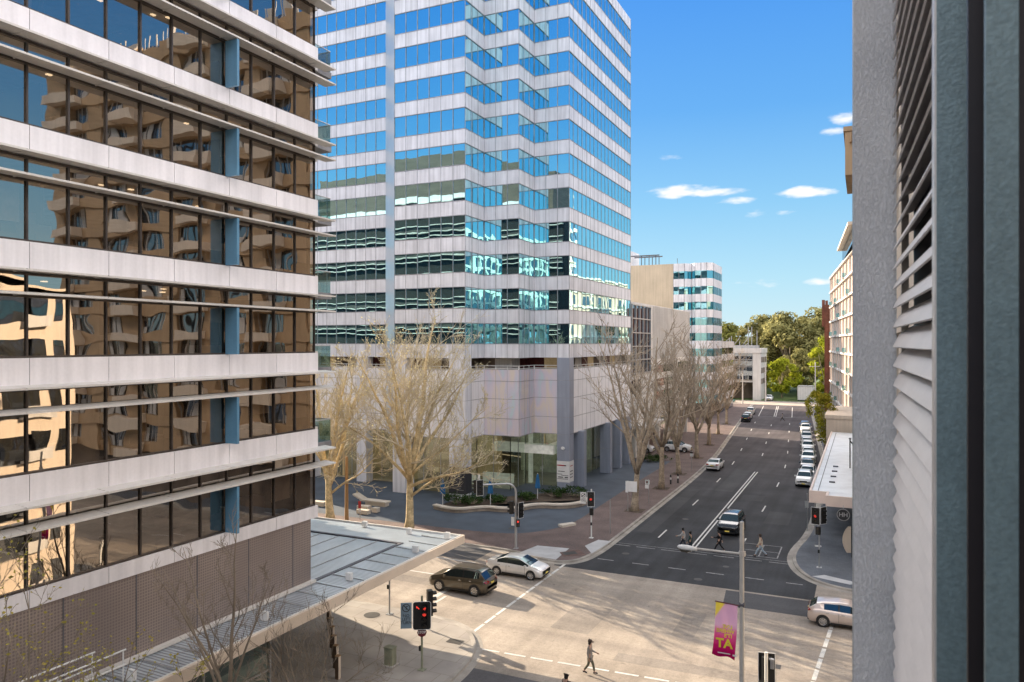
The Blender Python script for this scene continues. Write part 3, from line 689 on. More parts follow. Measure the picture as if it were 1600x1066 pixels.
for k in range(NF):
    z = S0 + FH * k
    b = MB(); zb = z - 0.93 if k else z - 0.56
    y = FY + .12; first = True
    while y > -30:
        y2 = y - (2 * BAY if not first else 2 * BAY - .02 + .12)
        b.box(FX - .22, FX, y2 + .012, y - .012, zb, z); y = y2; first = False
    sp_ = b.build('spandrel_band', 'panel_silver', office)
    j = MB(); j.box(FX - .24, FX - .03, -30, FY + .1, zb + .02, z - .02); j.build('joint', 'joint', sp_)
    if k:
        for hz in (z - .98, z - 1.72):
            s = MB(); y = FY + .72; first = True
            while y > -30:
                y2 = (FY - .45) if first else y - 2 * BAY; first = False
                d = .62
                s.poly([(FX + d, y2 + .02, hz), (FX + d, y - .02, hz), (FX + d, y - .02, hz + .07), (FX + d, y2 + .02, hz + .07)])
                s.poly([(FX + d, y2 + .02, hz + .07), (FX + d, y - .02, hz + .07), (FX - .05, y - .02, hz + .13), (FX - .05, y2 + .02, hz + .13)])
                s.poly([(FX + d, y2 + .02, hz), (FX - .05, y2 + .02, hz + .02), (FX - .05, y - .02, hz + .02), (FX + d, y - .02, hz)])
                s.poly([(FX + d, y2 + .02, hz), (FX + d, y2 + .02, hz + .07), (FX - .05, y2 + .02, hz + .13), (FX - .05, y2 + .02, hz + .02)])
                s.poly([(FX + d, y - .02, hz), (FX - .05, y - .02, hz + .02), (FX - .05, y - .02, hz + .13), (FX + d, y - .02, hz + .07)])
                y = y2
            y = FY - .45
            while y > -20: s.beam((FX - .05, y, hz + .01), (FX + .63, y, hz + .02), .04, .05); y -= 2 * BAY
            s.build('sunshade', 'shade_white', office)
    if k < NF - 1:
        f = MB(); f.box(FX - .05, FX + .60, 23.13, 23.25, z + .01, z + 1.94); f.build('fin', 'fin_blue', office)
# interior: slabs, ceilings, lights and furniture seen dimly through the glass
sl = MB(); ce = MB(); li = MB(); fu = MB(); bk = MB()
for k in range(NF):
    z = S0 + FH * k
    sl.box(FX - 12, FX - .26, -30, FY - .3, z - .98, z - .72)
    if k < NF - 1:
        ce.box(FX - 12, FX - .3, -30, FY - .3, z + 2.66, z + 2.70)
        bk.box(FX - 12.2, FX - 12, -30, FY - .3, z - .72, z + 2.66)
        for i in range(6): bk.box(FX - R1.uniform(4, 9), FX - 3.5, 5 + i * 4.2, 5.12 + i * 4.2, z - .72, z + 2.66)
        for i in range(9):
            y = R1.uniform(6, 27); x = FX - R1.uniform(1.0, 3.2)
            li.box(x - .07, x + .07, y - .09, y + .09, z + 2.62, z + 2.65)
        for i in range(14):
            y = R1.uniform(8, 27); x = FX - R1.uniform(.9, 3.0); h = R1.choice((.75, .75, 1.1, 1.5))
            fu.box(x - .4, x + .4, y - .6, y + .6, z - .70, z - .72 + h)
            if R1.random() < .6: fu.box(x - .02, x + .02, y - .3, y + .3, z - .71 + h, z - .3 + h)
bl = MB()
for k in range(NF - 1):
    for i in range(NB):
        if R1.random() < .45:
            y1 = FY - BAY * i - .08; h = R1.choice((.35, .6, .9, 1.3, 1.86)); z1 = S0 + FH * k + 1.92
            bl.poly([(FX - .36, y1 - BAY + .16, z1 - h), (FX - .36, y1, z1 - h), (FX - .36, y1, z1), (FX - .36, y1 - BAY + .16, z1)], R1.choice((0, 0, 1, 2)))
bl.build('blind', [surf('grey blind', (0.30, 0.28, 0.26), .8), surf('pale blind', (0.55, 0.52, 0.47), .8), surf('dark blind', (0.10, 0.085, 0.07), .8)], office)
sl.build('floor_slab', 'concrete', office); c_ = ce.build('ceiling', 'ceiling', office); li.build('ceiling_light', 'lamp_warm', c_)
bk.build('partition', 'office_dark', office); fu.build('furniture', 'office_thing', office)
# north face, plus an unseen wing added behind the corner for its shadow
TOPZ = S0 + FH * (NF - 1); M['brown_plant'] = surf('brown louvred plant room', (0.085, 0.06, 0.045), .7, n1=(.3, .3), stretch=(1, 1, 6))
M['north_panel'] = surf('dark north cladding', (0.025, 0.023, 0.022), .7); M['north_glass'] = surf('dark north glass', (0.012, 0.011, 0.011), .6, spec=.15)  # near-black spandrels, coloured for the dark stripes mirrored in the tower
nf = MB(); nd = MB(); ns = MB()
for (xa, xb, yy) in ((-46.0, FX - .26, FY), (-90.0, -46.0, 43.0)):
    for k in range(NF):
        z = S0 + FH * k; zb = z - .93 if k else z - .56
        nf.box(xa, xb, yy - .2, yy + .05, zb, z)
        if k < NF - 1: nd.box(xa, xb, yy - .3, yy - .15, z, z + 2.77)
        if k:
            for hz in (z - .98, z - 1.72, z - .05): ns.box(xa, xb, yy - .1, yy + .40, hz, hz + .13)
nd.box(-46.1, -45.9, FY - .3, 43.0 - .3, 6, TOPZ)
nf.box(-90, -89.8, -30, 42.6, 0, TOPZ); nf.box(-90, FX - .3, -30.2, -30, 5, TOPZ)
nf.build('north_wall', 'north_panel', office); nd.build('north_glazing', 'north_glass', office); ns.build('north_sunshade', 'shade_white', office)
b = MB(); b.box(-90, FX - .02, -30, FY - .02, TOPZ, TOPZ + 1.0); b.box(-90, -46, FY - .02, 42.9, TOPZ, TOPZ + 1.0)
b.build('roof', 'panel_silver', office); b = MB(); b.box(-89, -47, -10, 42.4, TOPZ + 1.0, TOPZ + 7.5); b.box(-46.9, -30, -10, 22, TOPZ + 1.0, TOPZ + 4.0); b.build('plant_room', 'brown_plant', office)
b = MB(); b.box(-88, -47, -29, 42.5, 0, 9); b.build('podium_wall', 'concrete', office)
# glazed corner balconies on the north side
for k in range(1, NF - 1):
    z = S0 + FH * k - .72
    bb = MB(); bb.box(-29.5, FX - .30, FY + .06, FY + 1.5, z - .30, z)
    bo = bb.build('balcony', surf('balcony edge', (0.20, 0.20, 0.21), 0.6) if k == 1 else M['bal'], office)
    if k == 1: M['bal'] = bo.data.materials[0]
    g = MB(); g.poly([(FX - .34, FY + .1, z), (FX - .34, FY + 1.46, z), (FX - .34, FY + 1.46, z + 1.05), (FX - .34, FY + .1, z + 1.05)])
    g.poly([(FX - .34, FY + 1.46, z), (-29.4, FY + 1.46, z), (-29.4, FY + 1.46, z + 1.05), (FX - .34, FY + 1.46, z + 1.05)])
    g.build('balustrade', 'rail_glass', bo)
    r = MB(); r.tube([(FX - .34, FY + .08, z + 1.07), (FX - .34, FY + 1.46, z + 1.07), (-29.4, FY + 1.46, z + 1.07)], .025, 6); r.build('handrail', 'grey_metal', bo)
# perforated podium screen, the base band above the canopy
b = MB(); b.box(FX - .12, FX - .06, -30, FY - .35, 5.62, S0 - .56); y = FY - 1.6
while y > -20: b.box(FX - .07, FX - .045, y - .02, y + .02, 5.62, S0 - .56, 1); y -= 2.76
b.build('perforated_screen', ['screen', 'joint'], office)
b = MB(); b.box(FX - .5, FX - .3, -30, FY - .5, 5.5, S0 - .5); b.build('screen_backing', 'office_dark', office)
b = MB(); b.box(-46, FX - .1, FY - .40, FY - .34, 5.62, S0 - .56); b.build('side_screen', 'screen', office)
b = MB()
b.box(FX - .14, FX + .16, -30, FY - .2, 5.50, 5.62); b.build('base_trim', 'shade_white', office)
# wrap-around entrance canopy: corrugated roof, pale fascia, gutter
CX1, CY1 = -21.65, 39.4
can = MB()
can.poly([(FX, -30, 5.48), (CX1 - .12, -30, 5.40), (CX1 - .12, CY1 - .12, 5.42), (FX, CY1 - 2.9, 5.46)])
can.poly([(FX - .25, CY1 - 3.1, 5.46), (FX, CY1 - 2.9, 5.462), (CX1 - .12, CY1 - .12, 5.42), (-46, CY1 - .12, 5.42), (-46, CY1 - 3.1, 5.46)])
can.poly([(-46, FY - .3, 5.43), (FX - .25, FY - .3, 5.43), (FX - .25, CY1 - 3.2, 5.43), (-46, CY1 - 3.2, 5.43)])
y = -28.0
while y < CY1 - 1: can.beam((FX + .05, y, 5.48), (CX1 - .2, y, 5.42), .05, .07, 1); y += 1.38
x = -45.0
while x < FX - 1: can.beam((x, FY + .2, 5.44), (x, CY1 - 3.3, 5.44), .05, .07, 1); x += 1.38
co = can.build('canopy', ['canopy_roof', 'grey_metal'], office)
f = MB(); f.box(CX1 - .14, CX1, -30, CY1, 5.02, 5.50); f.box(-46, CX1 - .14, CY1 - .14, CY1, 5.02, 5.50)
f.build('fascia', 'fascia_canopy', co)
f = MB(); f.box(-46, CX1 - .14, -30, CY1 - .14, 5.0, 5.2); f.build('soffit', 'concrete', co)
f = MB(); f.box(FX - .24, FX - .02, FY + .0, CY1 - 3.15, 5.40, 5.50); f.box(-46, FX - .02, CY1 - 3.2, CY1 - 3.0, 5.40, 5.50); f.build('gutter', 'joint', co)
f = MB(); f.box(CX1 - .20, CX1 - .141, -30, CY1 - .2, 5.43, 5.53); f.box(-46, CX1 - .2, CY1 - .20, CY1 - .141, 5.43, 5.53); f.build('drip_edge', 'white_metal', co)
for x, y in ((-22.6, 23.8), (-22.7, 29.6), (-22.4, 35.1), (-22.3, 38.4), (-24.9, 38.3), (-22.7, 17.6), (-28.4, 38.6)):
    f = MB(); f.box(x - .14, x + .14, y - .05, y + .16, 5.46, 5.80); f.box(x - .18, x + .18, y - .02, y + .03, 5.52, 5.80); f.build('uplight', 'sign_white', co)
# shopfront under the canopy
b = MB(); b.poly([(FX + .1, -30, .15), (FX + .1, 25.5, .15), (FX + .1, 25.5, 5.0), (FX + .1, -30, 5.0)]); b.poly([(FX + .1, 25.5, .15), (-40, 25.5, .15), (-40, 25.5, 5), (FX + .1, 25.5, 5)])
b.build('shopfront_glass', 'glass_green', office)
b = MB()
for y in (25.5, 21.8, 18.1, 14.4): b.box(FX + .02, FX + .18, y - .05, y + .05, .14, 5.0)
b.box(FX + .04, FX + .16, -30, 25.4, 2.5, 2.58); b.build('shopfront_frame', 'grey_metal', office)
b = MB(); b.box(FX - .9, FX - .3, 24.2, 25.0, .14, 5.0); b.box(-26.8, -26.2, 27.4, 28.0, .14, 5.0); b.build('column', 'white_wall', office)
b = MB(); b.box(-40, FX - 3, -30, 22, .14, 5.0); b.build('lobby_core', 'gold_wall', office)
# white pipe guard rail along the canopy roof
rail = thing('guard_rail', 'white pipe guard rail standing on the canopy roof by the perforated screen', 'railing', (-23.2, 14, 5.45))
b = MB()
for x in (-22.9,):
    for h in (.55, 1.05): b.tube([(x, 8, 5.45 + h), (x, 17.6, 5.45 + h)], .03, 6)
    for h in (.55, 1.05): b.tube([(x - .75, 8, 5.45 + h), (x - .75, 17.0, 5.45 + h)], .03, 6)
b.build('rail', 'white_metal', rail)
for y in (9.2, 11.2, 13.2, 15.2, 17.5):
    p = MB(); p.tube([(-22.9, y, 5.4), (-22.9, y, 6.5)], .028, 6); p.build('post', 'white_metal', rail)
    p = MB(); p.tube([(-23.65, y - .6, 5.4), (-23.65, y - .6, 6.5)], .028, 6); p.build('post', 'white_metal', rail)

# ================================================================== BLUE GLASS TOWER
tower = thing('office_tower', 'tall office tower striped in pale panels and blue mirror glass with a zigzag corner', 'building', (-45, 85, 0))
TS, TF, TN = 16.9, 3.89, 12
PLAN = [(-89.0, 75.0), (-52.0, 75.0), (-48.2, 71.2), (-39.07, 71.2), (-39.07, 75.7), (-34.73, 75.7), (-34.73, 80.0), (-30.4, 80.0), (-30.4, 104.8), (-60, 104.8)]
SEGS = [(i, PLAN[i], PLAN[i + 1]) for i in range(len(PLAN) - 1)]
GLAZED = (0, 2, 3, 4, 5, 6, 7)
R2 = random.Random(11); TRIM = MB()
def seg_quad(b, p, q, z0, z1, inset=0.0, tilt=0.0, m=0, w=None):
    d = (Vector(q) - Vector(p)).normalized(); n = Vector((d.y, -d.x))
    t = [R2.uniform(-tilt, tilt) - inset for _ in range(2)]; v = R2.uniform(-tilt, tilt)
    a0 = Vector(p) + n * t[0]; a1 = Vector(q) + n * t[1]
    b.poly([(a0.x, a0.y, z0), (a1.x, a1.y, z0), (a1.x + n.x * v, a1.y + n.y * v, z1), (a0.x + n.x * v, a0.y + n.y * v, z1)], m)
def split(p, q, step):
    L = (Vector(q) - Vector(p)).length; n = max(1, round(L / step))
    return [(p[0] + (q[0] - p[0]) * i / n, p[1] + (q[1] - p[1]) * i / n) for i in range(n + 1)]
for k in range(-1, TN + 1):
    z = TS + TF * k
    # spandrel below the sill of storey k (k = 0 is the lowest band, down to the gallery)
    if k >= 0:
        b = MB(); zb = z - 1.58
        for i, p, q in SEGS: seg_quad(b, p, q, zb, z)
        for j in range(len(PLAN) - 1): pass
        b.build('spandrel_band', 'panel_tower', tower)
    if 0 <= k < TN:
        for i, p, q in SEGS:
            if i not in GLAZED: continue
            b = MB(); pts = split(p, q, 1.5)
            for a, c in zip(pts, pts[1:]): seg_quad(b, a, c, z, z + TF - 1.58, inset=.05, tilt=.006)
            wo_ = b.build('window', 'glass_tower', tower)
            s = TRIM; d = (Vector(q) - Vector(p)).normalized(); nrm = Vector((d.y, -d.x))
            for zz in (z, z + TF - 1.58):
                s.beam((p[0] - nrm.x * .02, p[1] - nrm.y * .02, zz), (q[0] - nrm.x * .02, q[1] - nrm.y * .02, zz), .10, .07)
b = TRIM
for i, p, q in SEGS:
    d = (Vector(q) - Vector(p)).normalized(); nrm = Vector((d.y, -d.x))
    for a in split(p, q, 1.5 if i != 1 else 20): b.beam((a[0] + nrm.x * .0, a[1] + nrm.y * .0, TS - 1.58), (a[0], a[1], TS + TF * TN), .055, .03, up=(nrm.x, nrm.y, 0))
b.build('mullion', 'joint_light', tower)
b = MB(); seg_quad(b, PLAN[1], PLAN[2], 6.4, TS + TF * TN, inset=-.03); b.build('chamfer_panel', 'chamfer', tower)
b = MB(); b.poly([(x, y, TS + TF * TN) for x, y in PLAN] + [(-89, 104.8, TS + TF * TN)]); b.box(-80, -50, 82, 100, TS + TF * TN + .01, TS + TF * TN + 5); b.build('roof', 'roof', tower)
b = MB(); b.box(-89, -60, 104.7, 104.8, 0, TS + TF * TN); b.box(-89, -88.9, 75.1, 104.7, 0, TS + TF * TN); b.build('rear_wall', 'panel_tower', tower)
# podium wall panels under the open gallery
PW0, PW1 = 6.6, 14.0
b = MB()
for i, p, q in SEGS:
    if i in (0, 1, 2, 3, 6, 7): seg_quad(b, p, q, PW0, PW1)
b.build('podium_panel', 'panel_podium', tower)
b = MB()
for i, p, q in SEGS:
    if i in (4, 5): seg_quad(b, p, q, PW0, PW1)
p6 = ((-34.73, 80.0), (-31.9, 80.0)); seg_quad(b, *p6, PW0 + .001, PW1 - .001, inset=-.012)
b.build('moire_panel', 'rainbow', tower)
b = MB()
for i, p, q in SEGS:
    d = (Vector(q) - Vector(p)).normalized(); nrm = Vector((d.y, -d.x))
    for zz in (8.5, 10.7, 12.7):
        b.beam((p[0] + nrm.x * .005, p[1] + nrm.y * .005, zz), (q[0] + nrm.x * .005, q[1] + nrm.y * .005, zz), .04, .05)
    for a in split(p, q, 1.5): b.beam((a[0], a[1], PW0), (a[0], a[1], PW1), .03, .02, up=(nrm.x, nrm.y, 0))
    b.beam((p[0] - nrm.x * .1, p[1] - nrm.y * .1, PW0 - .02), (q[0] - nrm.x * .1, q[1] - nrm.y * .1, PW0 - .02), .3, .06)
b.build('panel_joint', 'joint_grey', tower)
# recessed gallery with rail and amber back wall
b = MB(); b.poly([(x + (0 if x < -60 else 0), y, PW1 + .01) for x, y in PLAN] + [(-89, 104.8, PW1 + .01)]); b.build('gallery_floor', 'concrete', tower)
b = MB(); b.poly([(x, y, TS - 1.60) for x, y in PLAN] + [(-89, 104.8, TS - 1.60)]); b.build('gallery_ceiling', 'office_dark', tower)
def inset_plan(d):
    return [(-88, 75 + d), (-52 + .3, 75 + d), (-48.2 + .4, 71.2 + d), (-39.07 - d, 71.2 + d), (-39.07 - d, 75.7 + d), (-34.73 - d, 75.7 + d), (-34.73 - d, 80.0 + d), (-30.4 - d, 80.0 + d), (-30.4 - d, 104.6)]
ip = inset_plan(1.6)
b = MB()
for n_, (p, q) in enumerate(zip(ip, ip[1:])):
    for m_, (a, c) in enumerate(zip(split(p, q, 2.2), split(p, q, 2.2)[1:])):
        seg_quad(b, a, c, PW1 + .02, TS - 1.61, m=(m_ * 7 + n_ * 3) % 4)
b.build('gallery_wall', ['office_dark', 'gold_wall', surf('dark red gallery wall', (0.10, 0.02, 0.02), .7), 'white_wall'], tower)
b = MB()
for p, q in zip(PLAN[:-2], PLAN[1:-1]):
    d = (Vector(q) - Vector(p)).normalized(); nrm = Vector((d.y, -d.x))
    for zz in (PW1 + .12, PW1 + .42):
        b.beam((p[0] - nrm.x * .05, p[1] - nrm.y * .05, zz), (q[0] - nrm.x * .05, q[1] - nrm.y * .05, zz), .06, .06)
    for a in split(p, q, 1.5): b.beam((a[0] - nrm.x * .05, a[1] - nrm.y * .05, PW1), (a[0] - nrm.x * .05, a[1] - nrm.y * .05, PW1 + .45), .05, .05)
b.build('gallery_rail', 'white_metal', tower)
# columns from pavement to gallery
def column(x0, x1, y0, y1, z1=TS - 1.59, mat='panel_tower_blue', z0=.1):
    b = MB(); b.box(x0, x1, y0, y1, z0, z1)
    o = b.build('column', mat, tower); j = MB()
    for zz in (3.3, 6.5, 8.5, 10.7, 12.7):
        if zz < z1: j.box(x0 - .004, x1 + .004, y0 - .004, y1 + .004, zz, zz + .035)
    j.build('joint', 'joint_light', o); return o
corner_col = column(-31.85, -30.35, 79.9, 81.3)
column(-41.0, -39.0, 71.1, 72.5, mat='panel_tower')
column(-48.3, -46.6, 71.0, 72.8, mat='panel_tower')
column(-56, -54.6, 74.6, 76, mat='panel_tower'); column(-64, -62.6, 74.6, 76, mat='panel_tower'); column(-73, -71.6, 74.6, 76, mat='panel_tower')
for y in (83.0, 93.0, 97.4, 101.5): column(-31.1, -29.7, y, y + .9, PW0 + .05)
# sign wrapped on the corner column and poster boards on the next
b = MB(); b.box(-31.87, -30.33, 79.87, 81.32, 1.1, 3.5); so = b.build('column_sign', 'sign_white', tower)
t = MB()
t.box(-31.82, -30.95, 79.85, 79.869, 2.95, 3.07, 1); t.box(-30.95, -30.75, 79.85, 79.869, 2.95, 3.07, 0)
for i, (z0, h, xa, xb) in enumerate(((2.30, .07, -31.7, -30.9), (1.98, .06, -31.8, -31.2), (1.85, .05, -31.3, -30.45), (1.62, .10, -31.7, -31.1), (1.60, .12, -30.9, -30.5), (1.45, .05, -31.8, -30.5))): t.box(xa, xb, 79.85, 79.869, z0, z0 + h, 0)
for z0 in (2.9, 2.3, 1.95, 1.6): t.box(-30.329, -30.31, 80.1, 80.9, z0, z0 + .08, 1 if z0 > 2.8 else 0)
t.build('lettering', ['ink', 'red'], so)
b = MB(); b.box(-41.03, -38.97, 71.07, 72.53, .6, 3.5); so = b.build('poster_board', 'ink', tower)
t = MB(); Rp = random.Random(5)
for c in range(2):
    for r in range(12):
        x = -40.9 + c * 1.02; z = 3.2 - r * .2
        if Rp.random() < .75: t.box(x + .05, x + Rp.uniform(.3, .85), 71.05, 71.068, z, z + Rp.uniform(.03, .09))
t.box(-40.02, -39.97, 71.05, 71.069, .6, 3.5); t.build('poster_print', surf('faint print', (0.16, 0.16, 0.16), .6), so)
M['lobby_green'] = surf('lobby green wall', (0.34, 0.36, 0.26), .5, n1=(.5, .5), n2=(2.5, .5), emit=((.4, .42, .28), .16))  # given its own glow so the interior reads as lit
# lobby: tall glass, golden back wall, white mezzanine and counter
lg = inset_plan(2.0)
b = MB()
for p, q in zip(lg, lg[1:]):
    for a, c in zip(split(p, q, 2.2), split(p, q, 2.2)[1:]): seg_quad(b, a, c, .15, PW0, tilt=.004)
b.build('lobby_glass', 'glass_lobby', tower)
b = MB()
for p, q in zip(lg, lg[1:]):
    for a in split(p, q, 2.2): b.beam((a[0], a[1], .15), (a[0], a[1], PW0), .07, .07)
b.build('lobby_frame', 'grey_metal', tower)
b = MB(); b.poly([(-88, 76, PZ + .02), (-50, 76, PZ + .02), (-46, 73.3, PZ + .02), (-41.2, 73.3, PZ + .02), (-41, 77.8, PZ + .02), (-36.8, 77.8, PZ + .02), (-36.8, 82.1, PZ + .02), (-32.5, 82.1, PZ + .02), (-32.5, 104, PZ + .02), (-88, 104, PZ + .02)]); b.build('lobby_floor', 'lobby_floor', tower)
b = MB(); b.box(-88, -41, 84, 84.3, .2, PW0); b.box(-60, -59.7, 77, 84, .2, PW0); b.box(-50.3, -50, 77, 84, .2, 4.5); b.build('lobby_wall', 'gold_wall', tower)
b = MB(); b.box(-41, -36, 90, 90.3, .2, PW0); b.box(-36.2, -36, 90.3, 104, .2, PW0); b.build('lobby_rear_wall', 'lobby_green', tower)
b = MB(); b.box(-41, -33.0, 81.6, 83.2, 3.9, 4.9); b.box(-34.2, -32.9, 83.2, 90, 3.9, 4.9); b.box(-45, -41.5, 79, 79.4, .2, 1.2); b.box(-42, -38, 81, 81.4, .2, 1.3); b.box(-36.6, -36.2, 82.5, 83, .2, PW0)
b.build('mezzanine', 'lobby_white', tower)
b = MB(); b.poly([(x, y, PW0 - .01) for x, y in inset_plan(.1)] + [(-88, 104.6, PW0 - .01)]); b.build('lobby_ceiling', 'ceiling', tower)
b = MB()
for x in range(-86, -34, 4):
    for y in (78, 81): b.box(x, x + .5, y, y + .5, PW0 - .08, PW0 - .03)
b.build('lobby_downlight', 'lamp_warm', tower)
b = MB(); b.disc((-31.1, 79.72, 5.0), .2, 14, (0, -1, 0)); b.lathe([(0, -.2), (.17, -.12), (.2, 0)], 12, (-31.1, 79.9, 4.95), 'y'); b.build('wall_light', 'sign_white', tower)

# ================================================================== WHITE BUILDING BEYOND THE TOWER
wb = thing('white_building', 'low white walled building with a glass grid end beside the tower', 'building', (-40, 125, 0))
b = MB(); b.box(-58, -30.4, 104.9, 145, 5.0, 23.0); b.box(-58, -36, 105, 145, .1, 5.0); b.build('wall', 'white_wall', wb)
b = MB(); b.poly([(-30.37, 105.0, 12.5), (-30.37, 115.5, 12.5), (-30.37, 115.5, 22.6), (-30.37, 105, 22.6)]); g0 = b.build('window_grid', 'glass_dark', wb)
b = MB()
for y in (105.1, 107.2, 109.3, 111.4, 113.5, 115.5): b.box(-30.4, -30.2, y - .08, y + .08, 12.5, 22.6)
for z in (12.5, 14.5, 16.5, 18.5, 20.6, 22.6): b.box(-30.4, -30.22, 105, 115.5, z - .08, z + .08)
b.build('mullion', 'grey_metal', g0)
for y0, y1, z0, z1 in ((106, 107.6, 9.6, 11.6), (108.4, 110, 9.6, 11.6), (105.2, 105.9, 9.6, 11.6), (118, 132, 12.2, 13.4), (118, 132, 10, 11.2), (118, 132, 8.0, 9.2), (135, 143, 12, 13.6), (135, 143, 8.5, 10)):
    b = MB(); b.box(-30.42, -30.34, y0, y1, z0, z1); b.build('window', 'glass_dark', wb)
b = MB()
for y in (107, 114, 121, 128, 135, 142): b.box(-31, -30.3, y, y + .7, .1, 5.02)
b.box(-31.2, -28.4, 105.2, 117, 4.7, 5.05); b.build('column', 'white_wall', wb)
b = MB()
for i in range(70): y = 117.2 + i * .4; b.box(-30.4, -30.33, y, y + .05, 14.4, 22.9)
b.build('cladding_rib', 'white_wall', wb)

# ================================================================== BEIGE BUILDING WITH BLUE BAND WINDOWS
bb_ = thing('beige_building', 'beige walled mid rise with stepped bands of teal windows beyond the white building', 'building', (-40, 175, 0))
b = MB(); b.box(-62, -39.1, 169.0, 190, .1, 34.9); b.build('wall', 'beige_wall', bb_)
BP = [(-39.1, 168.8), (-36.3, 168.8), (-36.3, 170.2), (-33.4, 170.2), (-33.4, 168.8), (-30.6, 168.8), (-30.6, 180.0)]
BP = [(-39.05, 168.9), (-36.6, 168.9), (-35.2, 170.1), (-34.2, 168.9), (-31.6, 168.9), (-30.4, 170.1), (-30.4, 181)]
for k in range(9):
    zt = 34.9 - 3.48 * k
    b = MB()
    for p, q in zip(BP, BP[1:]): seg_quad(b, p, q, zt - 1.75, zt)
    b.build('spandrel_band', 'panel_tower', bb_)
    for p, q in zip(BP, BP[1:]):
        b = MB()
        for a, c in zip(split(p, q, 1.3), split(p, q, 1.3)[1:]): seg_quad(b, a, c, zt - 3.48, zt - 1.75, inset=.06, tilt=.012)
        b.build('window', 'glass_teal', bb_)
b = MB()
for p, q in zip(BP, BP[1:]):
    for a in split(p, q, 1.3): b.beam((a[0], a[1], 3), (a[0], a[1], 34.9), .07, .05)
b.build('mullion', 'joint_light', bb_)
b = MB(); b.poly([(x, y, 34.9) for x, y in BP] + [(-39, 181, 34.9)]); b.box(-56, -49.5, 172, 178, 34.91, 38.6); b.build('roof', 'panel_tower', bb_)
b = MB()
for x in (-47, -45.2, -43.6): b.beam((x, 171, 34.9), (x, 171, 37.2), .15, .15); b.beam((x, 174, 34.9), (x, 174, 37.2), .15, .15)
b.beam((-49.5, 171, 37.3), (-42.8, 171, 37.3), .3, .25); b.beam((-49.5, 174, 37.3), (-42.8, 174, 37.3), .3, .25); b.tube([(-38.4, 170, 34.9), (-38.4, 170, 36.2)], .06, 5)
b.build('roof_frame', 'joint', bb_)
b = MB(); b.box(-39, -31.5, 170.6, 181, .1, 3.6); b.build('base', 'office_dark', bb_)
lb = thing('office_building', 'low banded office block behind the bare street trees at the far left', 'building', (-34, 195, 0))
b = MB()
for k in range(5): b.box(-46, -31.2, 184, 205, 3.0 + 3.2 * k, 4.6 + 3.2 * k)
b.build('spandrel_band', 'white_wall', lb); b = MB(); b.box(-45.8, -31.4, 184.2, 204.8, .1, 17.0); b.build('window_band', 'glass_dark', lb)

# ================================================================== CAR PARK BUILDING AT THE END OF THE STREET
cp = thing('car_park_building', 'open fronted concrete building with glass grid and steel roof masts at the street end', 'building', (-34, 236, 0))
b = MB(); b.box(-42, -39.6, 231, 246, .1, 15.2); b.box(-29.8, -27.6, 231, 246, .1, 15.2); b.box(-42.2, -27.4, 230.8, 246, 14.0, 15.4); b.box(-39.6, -29.8, 232, 246, 5.3, 6.1)
b.build('wall', 'white_wall', cp)
b = MB(); b.poly([(-39.6, 231.5, 6.1), (-29.8, 231.5, 6.1), (-29.8, 231.5, 14), (-39.6, 231.5, 14)]); g0 = b.build('window_grid', 'glass_dark', cp)
b = MB()
for i in range(6): x = -39.4 + i * 1.9; b.box(x - .07, x + .07, 231.35, 231.48, 6.1, 14)
for z in (7.9, 9.9, 12.0): b.box(-39.6, -29.8, 231.33, 231.47, z - .07, z + .07)
b.build('mullion', 'grey_metal', g0)
for z in (4.2, 7.4, 10.6):
    for y in (232.5, 237, 241.5):
        b = MB(); b.box(-27.62, -27.5, y, y + 3, z + .6, z + 2.2); b.build('opening', 'office_dark', cp)
b = MB(); b.box(-39.6, -29.8, 238, 238.4, .1, 5.3); b.build('undercroft', 'office_dark', cp)
b = MB()
for x in (-39, -37, -36.4, -34, -31.5, -30.5, -29.0): b.beam((x, 234, 15.3), (x, 234, 15.3 + 2.2 + 2.3 * ((x * 7) % 1.0 + (1.4 if x > -31.6 else .5 * (x < -35)))), .22, .22)
for xa, xb, h in ((-40.5, -37, 3), (-36.4, -34, 3.2), (-34, -31.5, 1.5), (-33.8, -30.5, 4.5), (-31.5, -28.4, .5)): b.beam((xa, 233.5, 15.4), (xb, 234.2, 15.4 + h), .16, .16)
b.box(-41, -28.5, 233, 236, 15.41, 16.3); b.build('roof_mast', 'grey_metal', cp)

# ================================================================== RIGHT SIDE: PALE APARTMENTS, BROWN BLOCK, CORNER TOWER
ap = thing('apartment_building', 'pale pink and white apartment block with small balconies right of the street', 'building', (0, 150, 0))
def ax(y): return -1.75 - (y - 134) * 0.0987
b = MB(); YA, YB = 113.0, 185.0
b.poly([(ax(YA), YA, 4.5), (ax(YA), YA, 31.6), (ax(YB), YB, 31.6), (ax(YB), YB, 4.5)]); b.poly([(ax(YB), YB, .1), (ax(YB), YB, 31.6), (20, YB, 31.6), (20, YB, .1)]); b.poly([(ax(YA), YA, 31.6), (20, YA, 31.6), (20, YB, 31.6), (ax(YB), YB, 31.6)])
b.poly([(ax(YA), YA, .1), (20, YA, .1), (20, YA, 31.6), (ax(YA), YA, 31.6)]); b.build('wall', 'pink_wall', ap)
b = MB()
for y in [YB - .8] + [YB - 7 - i * 7 for i in range(9)]:
    b.beam((ax(y) - .12, y, 3.0), (ax(y) - .12, y, 31.9), .5 if y < YB - 1 else 1.6, .3, up=(1, 0, 0))
for k in range(9): z = 5.2 + 3.3 * k; b.beam((ax(YA) - .2, YA, z), (ax(YB) - .2, YB, z), .42, .34)
b.build('white_frame', 'white_wall', ap)
